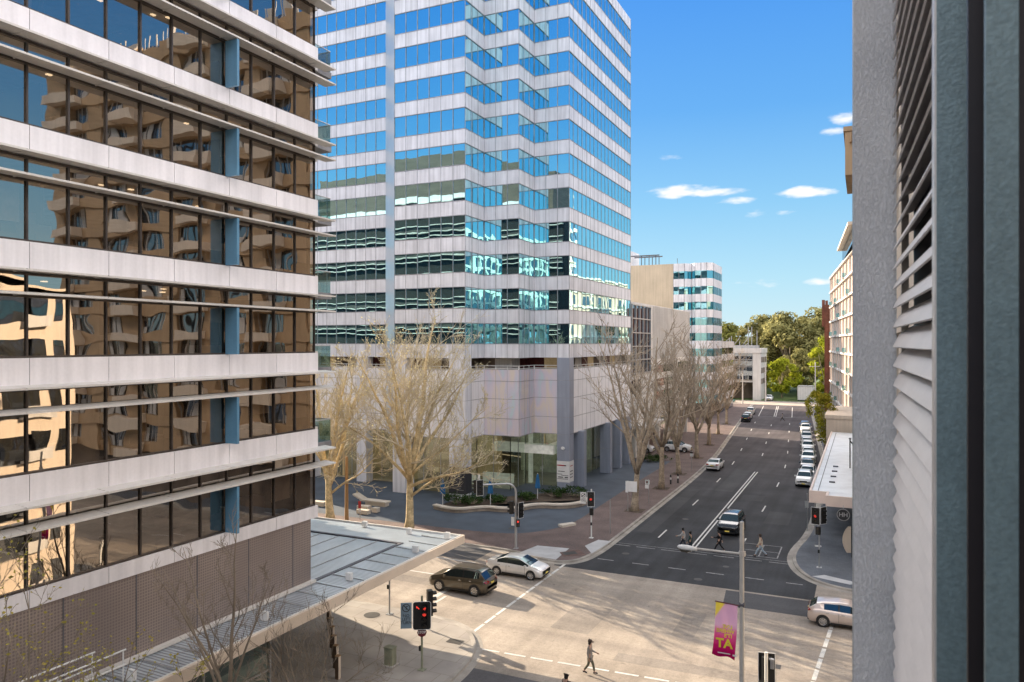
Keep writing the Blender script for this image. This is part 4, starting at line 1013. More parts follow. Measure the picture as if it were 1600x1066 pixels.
for k in range(8):
    z = 5.2 + 3.3 * k + .3
    for i in range(8):
        y = YB - 6.2 - i * 7
        w = MB(); w.beam((ax(y) - .03, y + .6, z + 1.25), (ax(y + 2.2) - .03, y + 2.8, z + 1.25), .1, 2.1); w.build('window', 'glass_dark', ap)
        if (i + k) % 2 == 0 and i % 3 != 1:
            q = MB(); q.box(ax(y) - .8, ax(y) + .1, y + .2, y + 3.6, z - .25, z - .05); bo = q.build('balcony', 'white_wall', ap)
            g = MB(); g.box(ax(y) - .8, ax(y) - .76, y + .2, y + 3.6, z - .05, z + .75); g.box(ax(y) - .76, ax(y), y + .2, y + .24, z - .05, z + .75); g.build('balustrade', 'rail_glass', bo)
b = MB(); b.poly([(-1.3, 117.5, 31.7), (-3.6, 149.5, 31.7), (-3.6, 149.5, 33.9), (-1.3, 117.5, 33.9)]); b.poly([(-3.6, 149.5, 31.7), (12, 149.5, 31.7), (12, 149.5, 33.9), (-3.6, 149.5, 33.9)]); b.poly([(12, 117.5, 31.7), (-1.3, 117.5, 31.7), (-1.3, 117.5, 33.9), (12, 117.5, 33.9)]); b.build('penthouse', 'glass_dark', ap)
b = MB(); b.prism([(-2.1, 117), (12, 117), (12, 150.5), (-4.5, 150.5)], 33.9, 34.3, bottom=True); b.build('roof', 'cream_wall', ap)
b = MB(); b.box(-5.0, 12, 118.5, 136, .1, 6.4); b.box(-5.2, 12, 118.3, 136.2, 6.0, 6.5); b.build('podium', 'cream_wall', ap)
br = thing('brown_building', 'narrow brown brick block seen edge on beside the pale apartments', 'building', (-7, 201, 0))
b = MB(); b.box(-8.8, 10, 199, 212, .1, 26.4); b.box(-8.6, -8.0, 198.8, 199, .1, 27.4); b.build('wall', 'brown_brick', br); b = MB(); b.box(-9.4, -8.8, 199.4, 202, 21, 27.6); b.build('chimney', 'brown_brick', br)

ct = thing('corner_tower', 'tan tower by the right border whose eave box juts past the stucco wall', 'building', (20, 76, 0))
b = MB()
for k in range(15): b.box(.3 - (.35 if k % 2 else 0), 38, 57.6 if k else 58, 97, 4.6 + 3.1 * k, 5.7 + 3.1 * k)
for x in range(1, 38, 6): b.box(x, x + 2.2, 57.8, 58.6, 4.6, 50)
for y in range(58, 96, 5): b.box(.25, .9, y, y + 1.8, 4.6, 50)
b.build('wall', 'tan_wall', ct)
b = MB(); Rc = random.Random(9)
for k in range(15):
    for x in range(1, 37):
        if Rc.random() < .4: b.box(x + .1, x + .85, 58.3, 58.4, 5.75 + 3.1 * k, 5.75 + 3.1 * k + Rc.choice((.8, 1.4, 2.0)))
        b.box(x - .04, x + .04, 58.2, 58.3, 5.7 + 3.1 * k, 7.7 + 3.1 * k)
b.build('curtain', 'white_wall', ct)
b = MB(); b.box(.8, 37.8, 58.5, 96.8, 4.8, 49.8); b.build('glazing', 'glass_dark', ct)
b = MB()
for k in range(0, 15, 1):
    for x in range(4, 36, 10): b.box(x, x + 4, 56.4, 57.55, 4.7 + 3.1 * k, 5.75 + 3.1 * k)
b.build('balcony', 'cream_wall', ct)
b = MB(); b.box(-1.30, 1.2, 62, 70, 29.7, 33.0); b.box(-1.42, 1.3, 61.9, 70.1, 33.0, 33.35); b.box(-.98, -.86, 61.6, 62, 32.1, 32.8); b.build('eave_box', 'tan_wall', ct)
b = MB(); b.box(.9, 37, 58.7, 95, .1, 4.6); b.build('shopfront', 'office_dark', ct)
aw = thing('shop_awning', 'long pale blue flat awning over the right hand pavement with cream fascia', 'awning', (-2, 90, 4))
b = MB(); b.box(-4.1, .6, 69.6, 117, 3.95, 4.2); b.box(-2.7, .6, 67.8, 69.55, 3.95, 4.2); b.build('roof', 'awning', aw)
b = MB(); b.box(-4.3, -4.1, 69.5, 117, 3.55, 4.28); b.box(-4.3, -2.9, 69.35, 69.55, 3.25, 4.28); b.box(-2.9, -2.7, 67.8, 69.6, 3.4, 4.28); b.box(-2.9, .6, 67.6, 67.8, 3.4, 4.28); b.build('fascia', 'fascia', aw)
b = MB()
for i in range(4):
    for x in (-2.9, -.6): b.box(x, x + .5, 74.5 + i * 3.2, 74.7 + i * 3.2, 4.2, 4.32)
b.beam((-3.6, 69.6, 4.21), (-3.6, 116, 4.21), .05, .05); b.build('roof_fixing', 'joint', aw)
b = MB(); b.tube([(-1.3, 84, 4.2), (-1.3, 84, 7.2)], .07, 6); b.beam((-1.3, 84, 7.0), (.4, 87, 4.6), .08, .08); b.beam((-1.3, 84, 7.0), (.2, 84.5, 4.6), .06, .06); b.lathe([(0, -.1), (.16, 0), (0, .12)], 8, (-1.3, 84, 7.2)); b.build('awning_stay', 'black', aw)
b = MB()
for x, y in ((-3.9, 71), (-3.9, 84), (-3.9, 97), (-3.9, 110)): b.tube([(x, y, .1), (x, y, 3.95)], .06, 8)
b.build('post', 'grey_metal', aw)
rs = thing('shop_sign', 'round dark hanging shop sign with white ring and lettering below the awning', 'sign', (-1.55, 67.4, 3.0))
b = MB(); b.lathe([(0, -.03), (.52, -.03), (.52, .03), (0, .03)], 28, (-1.55, 67.4, 2.85), 'y'); b.build('disc', 'ink', rs)
b = MB(); b.lathe([(.44, -.036), (.50, -.036), (.50, -.031), (.44, -.031)], 28, (-1.55, 67.4, 2.85), 'y'); b.build('ring', 'grey_metal', rs)
text_mesh('HH', .48, 'lettering', 'grey_metal', rs, face_mat((-1.55, 67.36, 2.85), (1, 0, 0)), bold=.012)
b = MB(); b.tube([(-1.55, 67.4, 3.35), (-1.55, 67.5, 3.6)], .025, 5); b.build('hanger', 'grey_metal', rs)
af = thing('feather_flag', 'tall cream and gold feather flag standing in the shade under the awning', 'flag', (-.9, 64.6, .14))
b = MB(); pts = [(-.9 + .02, 64.6, .15), (-.9, 64.6, 2.2), (-1.0, 64.6, 2.6)]; b.tube(pts, .025, 6); b.build('pole', 'black', af)
b = MB()
for i in range(8):
    z0, z1 = .5 + i * .26, .76 + i * .26; w0, w1 = .62 * sin(pi * (i + .9) / 9.4) ** .6, .62 * sin(pi * (i + 1.9) / 9.4) ** .6
    b.poly([(-.93, 64.58, z0), (-.93 - w0, 64.5, z0), (-.93 - w1, 64.5, z1), (-.93, 64.58, z1)])
b.build('cloth', 'cream_wall', af)

# ================================================================== THE APARTMENT THE PICTURE IS TAKEN FROM
home = thing('apartment_building', 'grey stucco wall edge and blue grey window frame filling the right border', 'building', (2, 5, 0))
b = MB(); b.box(-.046, .140, 4.0, 4.30, .2, 20.2); b.build('stucco_wall', 'stucco', home)
b = MB(); b.box(-.052, -.046, 4.02, 4.28, .2, 20.2); b.build('wall_edge_bead', 'grey_metal', home)
b = MB()
b.box(.150, .218, 1.96, 2.04, 15.0, 19.4); b.box(.1952, .2446, 1.56, 1.58, 15.0, 19.4); b.build('window_frame', 'teal_frame', home)
b = MB(); b.box(.146, .150, 1.965, 2.035, 15.0, 19.4); b.build('frame_edge', 'pale_edge', home)
b = MB(); b.box(.1835, .32, 1.70, 1.72, 15.0, 19.4); b.box(.2455, .42, 1.562, 1.575, 15.0, 19.4); b.build('window_seal', 'seal', home)
b = MB()
for k in range(7):
    z = .2 + 3.0 * k; b.box(.30, 18, -40, 33.4, z + 1.9 if k else .2, z + 3.0)
for y in range(-38, 31, 5): b.box(.32, .8, y, y + 1.6, .2, 21)
b.box(.30, 18, 4.4, 4.42, .2, 20.2); b.box(.31, 18, 31, 33.4, .2, 20.5); b.build('facade', 'cream_wall', home)
b = MB()
for k in range(7):
    for y, w_ in ((30.6, .9), (32.2, .7)): b.box(.26, .32, y, y + w_, .9 + 2.9 * k, 2.6 + 2.9 * k)
b.build('window', 'glass_dark', home)
b = MB()
for k in range(7): b.box(-.25, .30, 29.9, 31.7, .55 + 2.9 * k, .72 + 2.9 * k); b.box(-.25, -.2, 29.9, 31.7, .72 + 2.9 * k, 1.4 + 2.9 * k)
b.build('balcony', 'white_wall', home)
b = MB(); b.box(.55, 17.9, 4.5, 33.1, .3, 20.4); b.build('glazing', 'glass_dark', home)
b = MB(); b.box(.3, 18, 4.42, 33.4, 20.6, 21); b.build('roof', 'concrete', home)
lv = thing('louvre_shutter', 'pale grey slatted louvre shutter between the stucco wall and window frame', 'shutter', (.17, 3.3, 17))
pA, pB = Vector((.150, 3.97)), Vector((.214, 2.22)); dd = (pB - pA).normalized(); nn = Vector((dd.y, -dd.x))
if nn.x > 0: nn = -nn
b = MB(); z = 14.9
while z < 19.3:
    q = []
    prof = [(.048, 0), (.040, .020), (.022, .055), (-.012, .086), (-.040, .100), (-.044, .094), (-.014, .078), (.018, .048), (.036, .012), (.042, -.004)]
    k0 = len(b.v)
    for c in (pA, pB):
        for d_, h in prof: b.v.append((c.x + nn.x * (d_ - .02), c.y + nn.y * (d_ - .02), z + h))
    n_ = len(prof)
    for i in range(n_):
        j = (i + 1) % n_; b.f.append((k0 + i, k0 + j, k0 + n_ + j, k0 + n_ + i)); b.m.append(0)
    z += .0905
b.build('slats', 'louvre', lv, smooth=True, sharp=50)
b = MB(); b.poly([(pA.x + .06, pA.y, 14.9), (pB.x + .06, pB.y, 14.9), (pB.x + .06, pB.y, 19.4), (pA.x + .06, pA.y, 19.4)]); b.build('backing', 'seal', lv)  # black sheet added to darken the gaps between slats
b = MB()
for c in (pA - dd * .012, pB + dd * .025): b.beam((c.x + .025, c.y, 14.9), (c.x + .025, c.y, 19.4), .03, .06)
b.build('frame', 'pale_edge', lv)

b = MB()
for k in range(9): b.box(7.9, 24, -40, 24, 20.9 + 2.8 * k, 21.7 + 2.8 * k)
for y in range(-39, 24, 4): b.box(7.85, 8.4, y, y + .7, 21, 44)
for x in range(9, 24, 4): b.box(x, x + .7, 23.5, 24.05, 21, 44)
b.build('upper_facade', 'white_wall', home); b = MB(); b.box(8.2, 23.8, -39.8, 23.7, 21.01, 44); b.build('upper_glazing', 'glass_dark', home)
gt = thing('apartment_tower', 'white gridded tower showing only as a rippled reflection in the zigzag tower glass', 'building', (20, 178, 0))
b = MB()
for k in range(18): b.box(11.7, 30, 164.7, 193, 3.2 * k + 2.2, 3.2 * k + 3.2)
for y in range(165, 193, 4): b.box(11.6, 12.4, y, y + .8, .2, 58)
b.build('wall', 'white_wall', gt); b = MB(); b.box(12.2, 29.5, 165, 192.7, .2, 58); b.build('glazing', 'glass_dark', gt)

# ================================================================== TREES
def rand_perp(d, rng):
    v = Vector((rng.gauss(0, 1), rng.gauss(0, 1), rng.gauss(0, 1))); v = v - d * v.dot(d)
    return v.normalized() if v.length > 1e-6 else Vector((1, 0, 0))
def limb(p, d, L, n, rng, wob, up):
    pts = [Vector(p)]; d = Vector(d).normalized()
    for i in range(n):
        d = (d + rand_perp(d, rng) * wob + Vector((0, 0, up))).normalized(); pts.append(pts[-1] + d * (L / n))
    return pts
def along(pts, t):
    x = t * (len(pts) - 1); i = min(int(x), len(pts) - 2); f = x - i
    return pts[i].lerp(pts[i + 1], f), (pts[i + 1] - pts[i]).normalized()
def bare_tree(name, label, cat, rng, trunk_h, trunk_r, height, spread, limbs, counts, mats, twig_r, bud=0, group=None, lean=(0, 0), first_fork=None, bud_size=.10, extra=()):
    root = thing(name, label, cat, (0, 0, 0), group)
    T = MB(); C = MB(); B = MB()
    tp = limb((0, 0, -.1), (lean[0], lean[1], 1), trunk_h, 5, rng, .05, .1)
    T.tube(tp, [trunk_r * (1.35 if i == 0 else 1.05 - .08 * i) for i in range(6)], 10)
    ends = []
    for i in range(limbs):
        a = 2 * pi * (i + rng.uniform(-.25, .25)) / limbs
        tilt = rng.uniform(.28, .74) * spread
        st, _ = along(tp, rng.uniform(.72, 1.0) if i else 1.0)
        d = Vector((cos(a) * tilt, sin(a) * tilt, 1))
        L = (height - trunk_h) * rng.uniform(.82, 1.02)
        ends.append((st, d, L, .62 if i else .8))
    for st, dv, L, rk in extra: ends.append((Vector(st), Vector(dv), L, rk))
    for st, d, L, rk in ends:
        pts = limb(st, d, L, 9, rng, .10, .03)
        r0 = trunk_r * rk
        T.tube(pts, [r0 * (1 - .86 * i / 9) for i in range(10)], 7)
        n1 = counts[0]
        for j in range(n1):
            t = .16 + .82 * (j + rng.random() * .7) / n1
            p, td = along(pts, t); a = rand_perp(td, rng)
            d1 = (td * rng.uniform(.5, .9) + a * rng.uniform(.6, 1.05) + Vector((0, 0, .12))).normalized()
            L1 = L * (.46 - .26 * t) * rng.uniform(.75, 1.2) * spread
            q = limb(p, d1, L1, 5, rng, .13, .09); r1 = max(twig_r * 1.8, r0 * (1 - .86 * t) * .45)
            C.tube(q, [r1 * (1 - .7 * i / 5) for i in range(6)], 5, cap=False)
            n2 = counts[1]
            for k in range(n2):
                t2 = .2 + .8 * (k + rng.random()) / n2
                p2, td2 = along(q, min(t2, 1)); d2 = (td2 * rng.uniform(.6, 1.0) + rand_perp(td2, rng) * rng.uniform(.5, .9) + Vector((0, 0, .15))).normalized()
                L2 = L1 * .42 * rng.uniform(.6, 1.2)
                w = limb(p2, d2, L2, 3, rng, .16, .08); r2 = max(twig_r * 1.15, r1 * .4)
                C.tube(w, [r2, r2 * .85, r2 * .7, twig_r * .7], 3, cap=False)
                n3 = counts[2]
                for s in range(n3):
                    t3 = .15 + .85 * (s + rng.random()) / n3
                    p3, td3 = along(w, min(t3, 1)); d3 = (td3 * .8 + rand_perp(td3, rng) * rng.uniform(.4, .8) + Vector((0, 0, .2))).normalized()
                    L3 = L2 * .5 * rng.uniform(.6, 1.3)
                    v = limb(p3, d3, L3, 2, rng, .15, .1)
                    C.tube(v, [twig_r * .95, twig_r * .8, twig_r * .45], 3, cap=False)
                    for _ in range(bud):
                        c, _d = along(v, rng.uniform(.35, 1)); e = rand_perp(Vector((0, 0, 1)), rng) * bud_size * rng.uniform(.6, 1.3); f = rand_perp(e.normalized(), rng) * bud_size * .55
                        B.poly([c - e * .2, c + f + e * .4, c + e * 1.2, c - f + e * .4])
    T.build('trunk', mats[0], root, smooth=True)
    c = C.build('crown', mats[1], root)
    if bud: B.build('leaves', mats[2], c)  # small cards for buds, yellow leaves on some young trees
    return root

def leafy_tree(name, label, cat, rng, trunk_h, trunk_r, height, width, clumps, leaves, size, mats, flat=.75, group=None, base=.3):
    root = thing(name, label, cat, (0, 0, 0), group)
    T = MB(); tp = limb((0, 0, -.1), (0, 0, 1), trunk_h, 4, rng, .08, .05)
    T.tube(tp, [trunk_r * (1.2 - .12 * i) for i in range(5)], 8)
    L = MB(); ch = height - trunk_h * base * 2
    for i in range(clumps):
        a = rng.uniform(0, 2 * pi); u = rng.random() ** .6; h = rng.random()
        env = sin(pi * (.12 + .83 * h)) ** .7
        c = Vector((cos(a) * u * env * width / 2, sin(a) * u * env * width / 2, height - ch + ch * h * .94))
        if i % 2 == 0:
            T.tube([tp[-1] - Vector((0, 0, trunk_h * .3)), (tp[-1] + c) / 2 + Vector((0, 0, -.05 * height)), c], [trunk_r * .45, trunk_r * .25, trunk_r * .08], 5, cap=False)
        r = width * rng.uniform(.10, .19)
        for j in range(leaves):
            v = Vector((rng.gauss(0, 1), rng.gauss(0, 1), rng.gauss(0, 1))).normalized() * r * rng.random() ** .4; v.z *= flat
            p = c + v; n = (v.normalized() + Vector((rng.gauss(0, .5), rng.gauss(0, .5), .5 + rng.gauss(0, .4)))).normalized()
            e = rand_perp(n, rng); f = n.cross(e); s = size * rng.uniform(.5, 1.3)
            L.poly([p - e * s, p + f * s * .5, p + e * s, p - f * s * .5])
    T.build('trunk', mats[0], root, smooth=True); L.build('crown', mats[1], root)
    return root

rt = random.Random(21)
plane = bare_tree('plane_tree', 'big golden barked plane tree with budding twigs in the tower plaza', 'tree', rt, 5.6, .38, 19.2, 1.05, 7, (10, 8, 5),
                  ('bark_plane', 'twig_plane', 'bud'), .019, bud=1, bud_size=.10,
                  extra=(((0.15, 0, 3.9), (.95, -.15, .5), 9.0, .42), ((-.1, 0, 4.6), (-.9, .1, .55), 10.0, .45), ((.1, 0, 4.9), (.8, .3, .62), 9.5, .4), ((0.15, 0.0, 3.0), (.9, .1, .75), 7.5, .35)))
plane.location = (-37.2, 57.3, PZ)
plane2 = bare_tree('plane_tree', 'golden trunked plane tree half hidden behind the office block corner', 'tree', random.Random(5), 4.2, .40, 16.5, .95, 6, (9, 7, 4),
                   ('bark_plane', 'twig_plane', 'bud'), .024, bud=1, bud_size=.09, extra=(((.2, 0, 2.6), (.8, -.2, .6), 8, .3),))
plane2.location = (-46.1, 57.3, PZ)

st_a = bare_tree('street_tree', 'bare street tree nearest the corner, forked grey trunk behind a sign back', 'tree', random.Random(8), 4.2, .36, 19.3, 1.0, 5, (8, 6, 3), ('bark_grey', 'twig_grey', 'bud'), .026, group='bare street trees along the left kerb')
st_b = bare_tree('street_tree', 'bare street tree second from the corner beside two short bollards', 'tree', random.Random(15), 5.0, .34, 18.5, .95, 5, (8, 6, 3), ('bark_grey', 'twig_grey', 'bud'), .026, group='bare street trees along the left kerb')
st_a.location = (*TREE_SPOTS[0], PZ); st_b.location = (*TREE_SPOTS[1], PZ); st_b.rotation_euler.z = .6
dup(st_a, (*TREE_SPOTS[2], PZ), 2.2, 'bare street tree just before the white sedan parked at the left kerb', scale=.93)
dup(st_b, (*TREE_SPOTS[3], PZ), 3.6, 'bare street tree on the brick pavement just beyond the white sedan', scale=.95)
dup(st_a, (*TREE_SPOTS[4], PZ), 4.1, 'bare street tree halfway along the row in front of the brown louvred openings', scale=.88)
dup(st_b, (*TREE_SPOTS[5], PZ), 5.2, 'bare street tree second from the far end of the left row', scale=.85)
dup(st_a, (*TREE_SPOTS[6], PZ), .9, 'farthest bare street tree of the left row near the beige building', scale=.8)

def young(label, seed, h, loc, mats, twig, bud=0, counts=(8, 6, 4), spread=.8, r=.10, limbs=5, th=3.5):
    t = bare_tree('young_tree', label, 'tree', random.Random(seed), th, r, h, spread, limbs, counts, mats, twig, bud=bud, bud_size=.075, group='bare young trees by the office block')
    t.location = loc; return t
young('slender bare young tree rising in front of the blue canopy roof', 31, 10.9, (-20.6, 19.4, PZ), ('twig_near', 'twig_near', 'bud'), .0075, counts=(8, 6, 4), spread=.62, th=4.6)
young('bare young tree with a few yellow leaves beside the white guard rail', 37, 8.6, (-20.4, 15.2, PZ), ('twig_near', 'twig_near', 'leaf_yellow'), .006, bud=1, counts=(7, 5, 3), spread=.8, r=.08, th=3.0)
young('twiggy bare young tree at the left border over the lowest windows', 41, 12.0, (-20.2, 11.9, PZ), ('twig_near', 'twig_near', 'leaf_yellow'), .0065, bud=1, counts=(8, 6, 4), spread=.9, th=4)
young('low bare young tree spreading below the canopy edge near the bollards', 43, 6.8, (-20.4, 23.6, PZ), ('twig_near', 'twig_near', 'bud'), .008, counts=(8, 6, 4), spread=1.2, r=.07, th=1.6)

# distant trees behind the T junction
g1 = leafy_tree('gum_tree', 'broad domed gum tree towering behind the lime green tree', 'tree', random.Random(51), 10, .8, 27, 24, 62, 190, .75, ('bark_grey', 'leaf_gum'), group='trees beyond the street end')
g1.location = (-24, 274, 0)
g2 = leafy_tree('gum_tree', 'olive gum tree with open crown behind the steel roof masts', 'tree', random.Random(52), 9, .7, 24, 18, 46, 170, .75, ('bark_grey', 'leaf_olive'), group='trees beyond the street end')
g2.location = (-48, 292, 0)
specs = [(-9, 262, .80, 'olive gum tree filling the gap left of the brown brick block', 2), (-13, 292, 1.08, 'tall gum tree at the back showing over the olive gums beside the brick block', 1),
         (-36, 300, 1.0, 'gum tree rising between the car park roof and the broad domed gum', 1), (-62, 285, 1.05, 'dark gum tree peeping past the beige building corner', 1),
         (-58, 262, .75, 'olive tree low behind the car park building left end', 2), (2, 280, 1.0, 'gum tree hidden mostly behind the brown brick block', 1),
         (-34, 262, .62, 'small olive gum directly behind the car park building right wall', 2), (-19, 256, .55, 'small dark gum low behind the white container', 1), (12, 300, 1.1, 'farthest gum tree toward the right border', 1), (-80, 310, 1.1, 'farthest gum tree toward the left behind the beige building', 1)]
for i, (x, y, s, lab, kind) in enumerate(specs):
    dup(g1 if kind == 1 else g2, (x, y, 0), i * 1.3 + .5, lab, scale=s)
lm = leafy_tree('lime_tree', 'small bright lime green tree on the lawn beside the white container', 'tree', random.Random(53), 4, .25, 12.0, 11.5, 42, 120, .42, ('bark_grey', 'leaf_lime'))
lm.location = (-23.0, 246, 0)
ly = leafy_tree('lime_tree', 'tall yellow green tree against the brown brick block', 'tree', random.Random(54), 5, .3, 19, 9, 40, 120, .5, ('bark_grey', 'leaf_lime'))
ly.location = (-10.5, 243, 0)
rs_t = leafy_tree('street_tree', 'leafy yellow green street tree behind the parked cars on the right', 'tree', random.Random(55), 3.2, .14, 9.0, 5.0, 46, 110, .17, ('bark_grey', 'leaf_street'), flat=1.0)
rs_t.location = (-5.6, 127.5, PZ)
rs_t2 = leafy_tree('street_tree', 'leafy olive street tree on the right in the distance by the pale apartments', 'tree', random.Random(56), 3.0, .14, 7.5, 4.4, 34, 90, .19, ('bark_grey', 'leaf_street'), flat=1.0)
rs_t2.location = (rx(-4.0, 160), 160, PZ)

# shrubs in the plaza planter and forecourt
def shrub(label, seed, loc, w, h, group='dark shrubs in the curved planter'):
    rng = random.Random(seed); root = thing('shrub', label, 'shrub', (0, 0, 0), group)
    S = MB(); L = MB()
    for i in range(26):
        a = rng.uniform(0, 2 * pi); u = rng.random() ** .5
        c = Vector((cos(a) * u * w / 2, sin(a) * u * w * .36, h * rng.uniform(.35, .9) * (1 - .4 * u)))
        S.tube([(0, 0, 0), c * .5, c], [.02, .015, .008], 3, cap=False)
        for j in range(42):
            v = Vector((rng.gauss(0, 1), rng.gauss(0, 1), rng.gauss(0, .8))).normalized() * w * .13 * rng.random() ** .5
            p = c + v; n = Vector((rng.gauss(0, .6), rng.gauss(0, .6), 1)).normalized(); e = rand_perp(n, rng); f = n.cross(e); s = rng.uniform(.06, .15)
            L.poly([p - e * s, p + f * s * .4, p + e * s, p - f * s * .4])
    S.build('stem', 'twig_grey', root); L.build('foliage', 'leaf_dark', root); root.location = loc; return root
for i, (x, y, w, h, lab) in enumerate(((-38.1, 67.4, 2.6, 1.35, 'dense shrub at the left end of the curved planter by the first closed umbrella'), (-36.4, 67.9, 2.6, 1.2, 'dense shrub in front of the dark poster board column'),
        (-34.6, 69.8, 2.4, .9, 'low shrub behind the mast arm signal in the planter'), (-32.6, 72.4, 2.4, .9, 'low shrub in the planter bay left of the third closed umbrella'),
        (-30.4, 74.8, 2.6, 1.35, 'dense shrub right of the third closed umbrella in front of the column sign'), (-28.4, 75.8, 2.8, 1.45, 'large shrub at the right end of the planter below the corner column'))):
    shrub(lab, 60 + i, (x, y, PZ + .3), w, h)
for i, (x, y, lab) in enumerate(((-27.6, 104.6, 'low hedge clump left of the parked white cars on the forecourt'), (-26.4, 106.5, 'low hedge clump in front of the parked white cars on the forecourt'))):
    shrub(lab, 70 + i, (x, y, PZ), 2.8, 1.0, 'hedge clumps on the forecourt')
pb = MB(); pb.poly([(-39.2, 66.0, PZ + .3), (-36, 66.6, PZ + .3), (-34, 69, PZ + .3), (-31.5, 71.3, PZ + .3), (-28, 73.8, PZ + .3), (-26.6, 74.8, PZ + .3), (-27.6, 77.4, PZ + .3), (-31, 77.4, PZ + .3), (-36, 71.5, PZ + .3), (-39, 69, PZ + .3)])
struct('planter_soil', pb, 'dirt')

# ================================================================== VEHICLES
def lerp_tab(tab, x):
    if x <= tab[0][0]: return tab[0][1]
    for (a, va), (c, vc) in zip(tab, tab[1:]):
        if x <= c:
            t = (x - a) / (c - a); return va + (vc - va) * t
    return tab[-1][1]
def make_car(label, cat, P, body='car_white', name='parked_car', loc=(0, 0, 0), rz=0, group=None):
    """P: L, W, top (x,z) roofline from tail to nose, belt (x,z), glass x-stations, wheel positions and radius."""
    root = thing(name, label, cat, (0, 0, 0), group)
    L, W = P['L'], P['W']; top, belt = P['top'], P['belt']
    rg0, rg1, ws1, ws0 = P['rg0'], P['rg1'], P['ws1'], P['ws0']
    sides = P['side']                      # list of (xa, xb) side windows
    fx = [-L / 2, -L / 2 + .03, -L / 2 + .10, -L / 2 + .22, L / 2 - .30, L / 2 - .16, L / 2 - .06, L / 2 - .015, L / 2, rg0, rg1, ws1, ws0]
    for a, c in sides: fx += [a, c]
    x = -L / 2
    while x < L / 2: fx.append(x); x += .11
    fx = sorted(set(round(v, 4) for v in fx))
    xs = [fx[0]]
    for v in fx[1:]:
        if v - xs[-1] > .012 or v == fx[-1]: xs.append(v)
    zlow = P.get('low', .22)
    rings = []
    for x in xs:
        u = abs(x) / (L / 2); end = max(0.0, (u - .80) / .20)
        w = W / 2 * (1 - .20 * end ** 2.6)
        zt = lerp_tab(top, x); zb = min(lerp_tab(belt, x), zt - .035)
        zl = zlow + .16 * max(0, (u - .9) / .1) ** 2
        c = zt - zb
        y0 = w * .945
        def ins(h): return max(.25 * w, y0 - P.get('tumble', .36) * h)
        e5 = min(.07 * c + .015, c * .4)
        half = [(w * .86, zl), (w * .965, zl + .09), (w, zl + .30), (w * .992, (zl + zb) / 2 + .1), (w * .985, zb - .05), (y0, zb), (ins(e5) - .004, zb + e5),
                (ins(.85 * c), zb + .85 * c), (ins(.95 * c) - .045, zb + .955 * c), (ins(c) * .55, zb + .99 * c), (0, zt)]
        rings.append(half)
    nh = len(rings[0])
    V = []
    for x, h in zip(xs, rings):
        V.append([(x, y, z) for y, z in h] + [(x, -y, z) for y, z in reversed(h[:-1])])
    nr = len(V[0])
    out = {'body': MB(), 'windscreen': MB(), 'rear_window': MB(), 'pillar': MB()}
    sw = {}
    idx = {}
    def emit(key, quad, store):
        b = store
        ids = []
        for p in quad:
            k = (id(b), p)
            if k not in idx: idx[k] = len(b.v); b.v.append(p)
            ids.append(idx[k])
        if len(set(ids)) > 2: b.f.append(tuple(ids)); b.m.append(0)
    for i in range(len(xs) - 1):
        xm = (xs[i] + xs[i + 1]) / 2; c = lerp_tab(top, xm) - lerp_tab(belt, xm)
        for j in range(nr - 1):
            s = 1 if j < nh - 1 else -1
            jj = j if s == 1 else nr - 2 - j
            q = (V[i][j], V[i][j + 1], V[i + 1][j + 1], V[i + 1][j])
            dest = out['body']; q0 = q
            if jj == 6 and c > .10:
                if min(a for a, d in sides) < xm < max(d for a, d in sides): dest = out['pillar']
                for n_, (a, d) in enumerate(sides):
                    if a < xm < d: dest = sw.setdefault((s, n_), MB())
            elif jj in (8, 9) and c > .06:
                if ws1 < xm < ws0: dest = out['windscreen']
                elif rg0 < xm < rg1: dest = out['rear_window']
            emit(None, q, dest)
    for i in (0, len(xs) - 1):
        b = out['body']; k0 = len(b.v); b.v += V[i]; f = tuple(range(k0, k0 + nr)); b.f.append(f if i else f[::-1]); b.m.append(0)
    # underside
    b = out['body']
    for i in range(len(xs) - 1): b.poly([V[i][0], V[i + 1][0], V[i + 1][-1], V[i][-1]])
    bo = out['body'].build('body', body, root, smooth=True, sharp=38)
    out['windscreen'].build('windscreen', 'car_glass', root, smooth=True); out['rear_window'].build('rear_window', 'car_glass', root, smooth=True)
    out['pillar'].build('trim', 'black', bo, smooth=True)
    for (s, n_), b in sw.items(): b.build('side_window', 'car_glass', root, smooth=True)
    wr = P.get('wr', .33); wy = W / 2 - .11
    for wx in P['wx']:
        for s in (1, -1):
            a = MB(); a.disc((wx, s * (W / 2 + .003), wr + .02), wr + .055, 22, (0, s, 0)); a.build('wheel_arch', 'black', bo)
            t = MB(); y1 = s * (W / 2 + .022); y0_ = s * (W / 2 - .20)
            t.lathe([(wr * .60, y0_), (wr * .97, y0_), (wr, y0_ + s * .03), (wr, y1 - s * .03), (wr * .95, y1), (wr * .70, y1), (wr * .68, y1 - s * .03), (.001, y1 - s * .03)], 22, (wx, 0, wr), 'y')
            wo2 = t.build('wheel', 'rubber', root, smooth=True, sharp=40)
            r = MB(); yy = y1 - s * .012
            r.lathe([(wr * .60, yy - s * .01), (wr * .70, yy + s * .004), (wr * .72, yy - s * .012)], 22, (wx, 0, wr), 'y')
            r.lathe([(.001, yy + s * .01), (wr * .17, yy + s * .008), (wr * .17, yy - s * .015)], 10, (wx, 0, wr), 'y')
            ns_ = P.get('spokes', 7)
            for k in range(ns_):
                an = 2 * pi * k / ns_ + .3
                r.beam((wx + cos(an) * wr * .12, yy, wr + sin(an) * wr * .12), (wx + cos(an) * wr * .66, yy, wr + sin(an) * wr * .66), .018, wr * .17, up=(-sin(an), 0, cos(an)))
            r.build('rim', 'chrome', wo2)
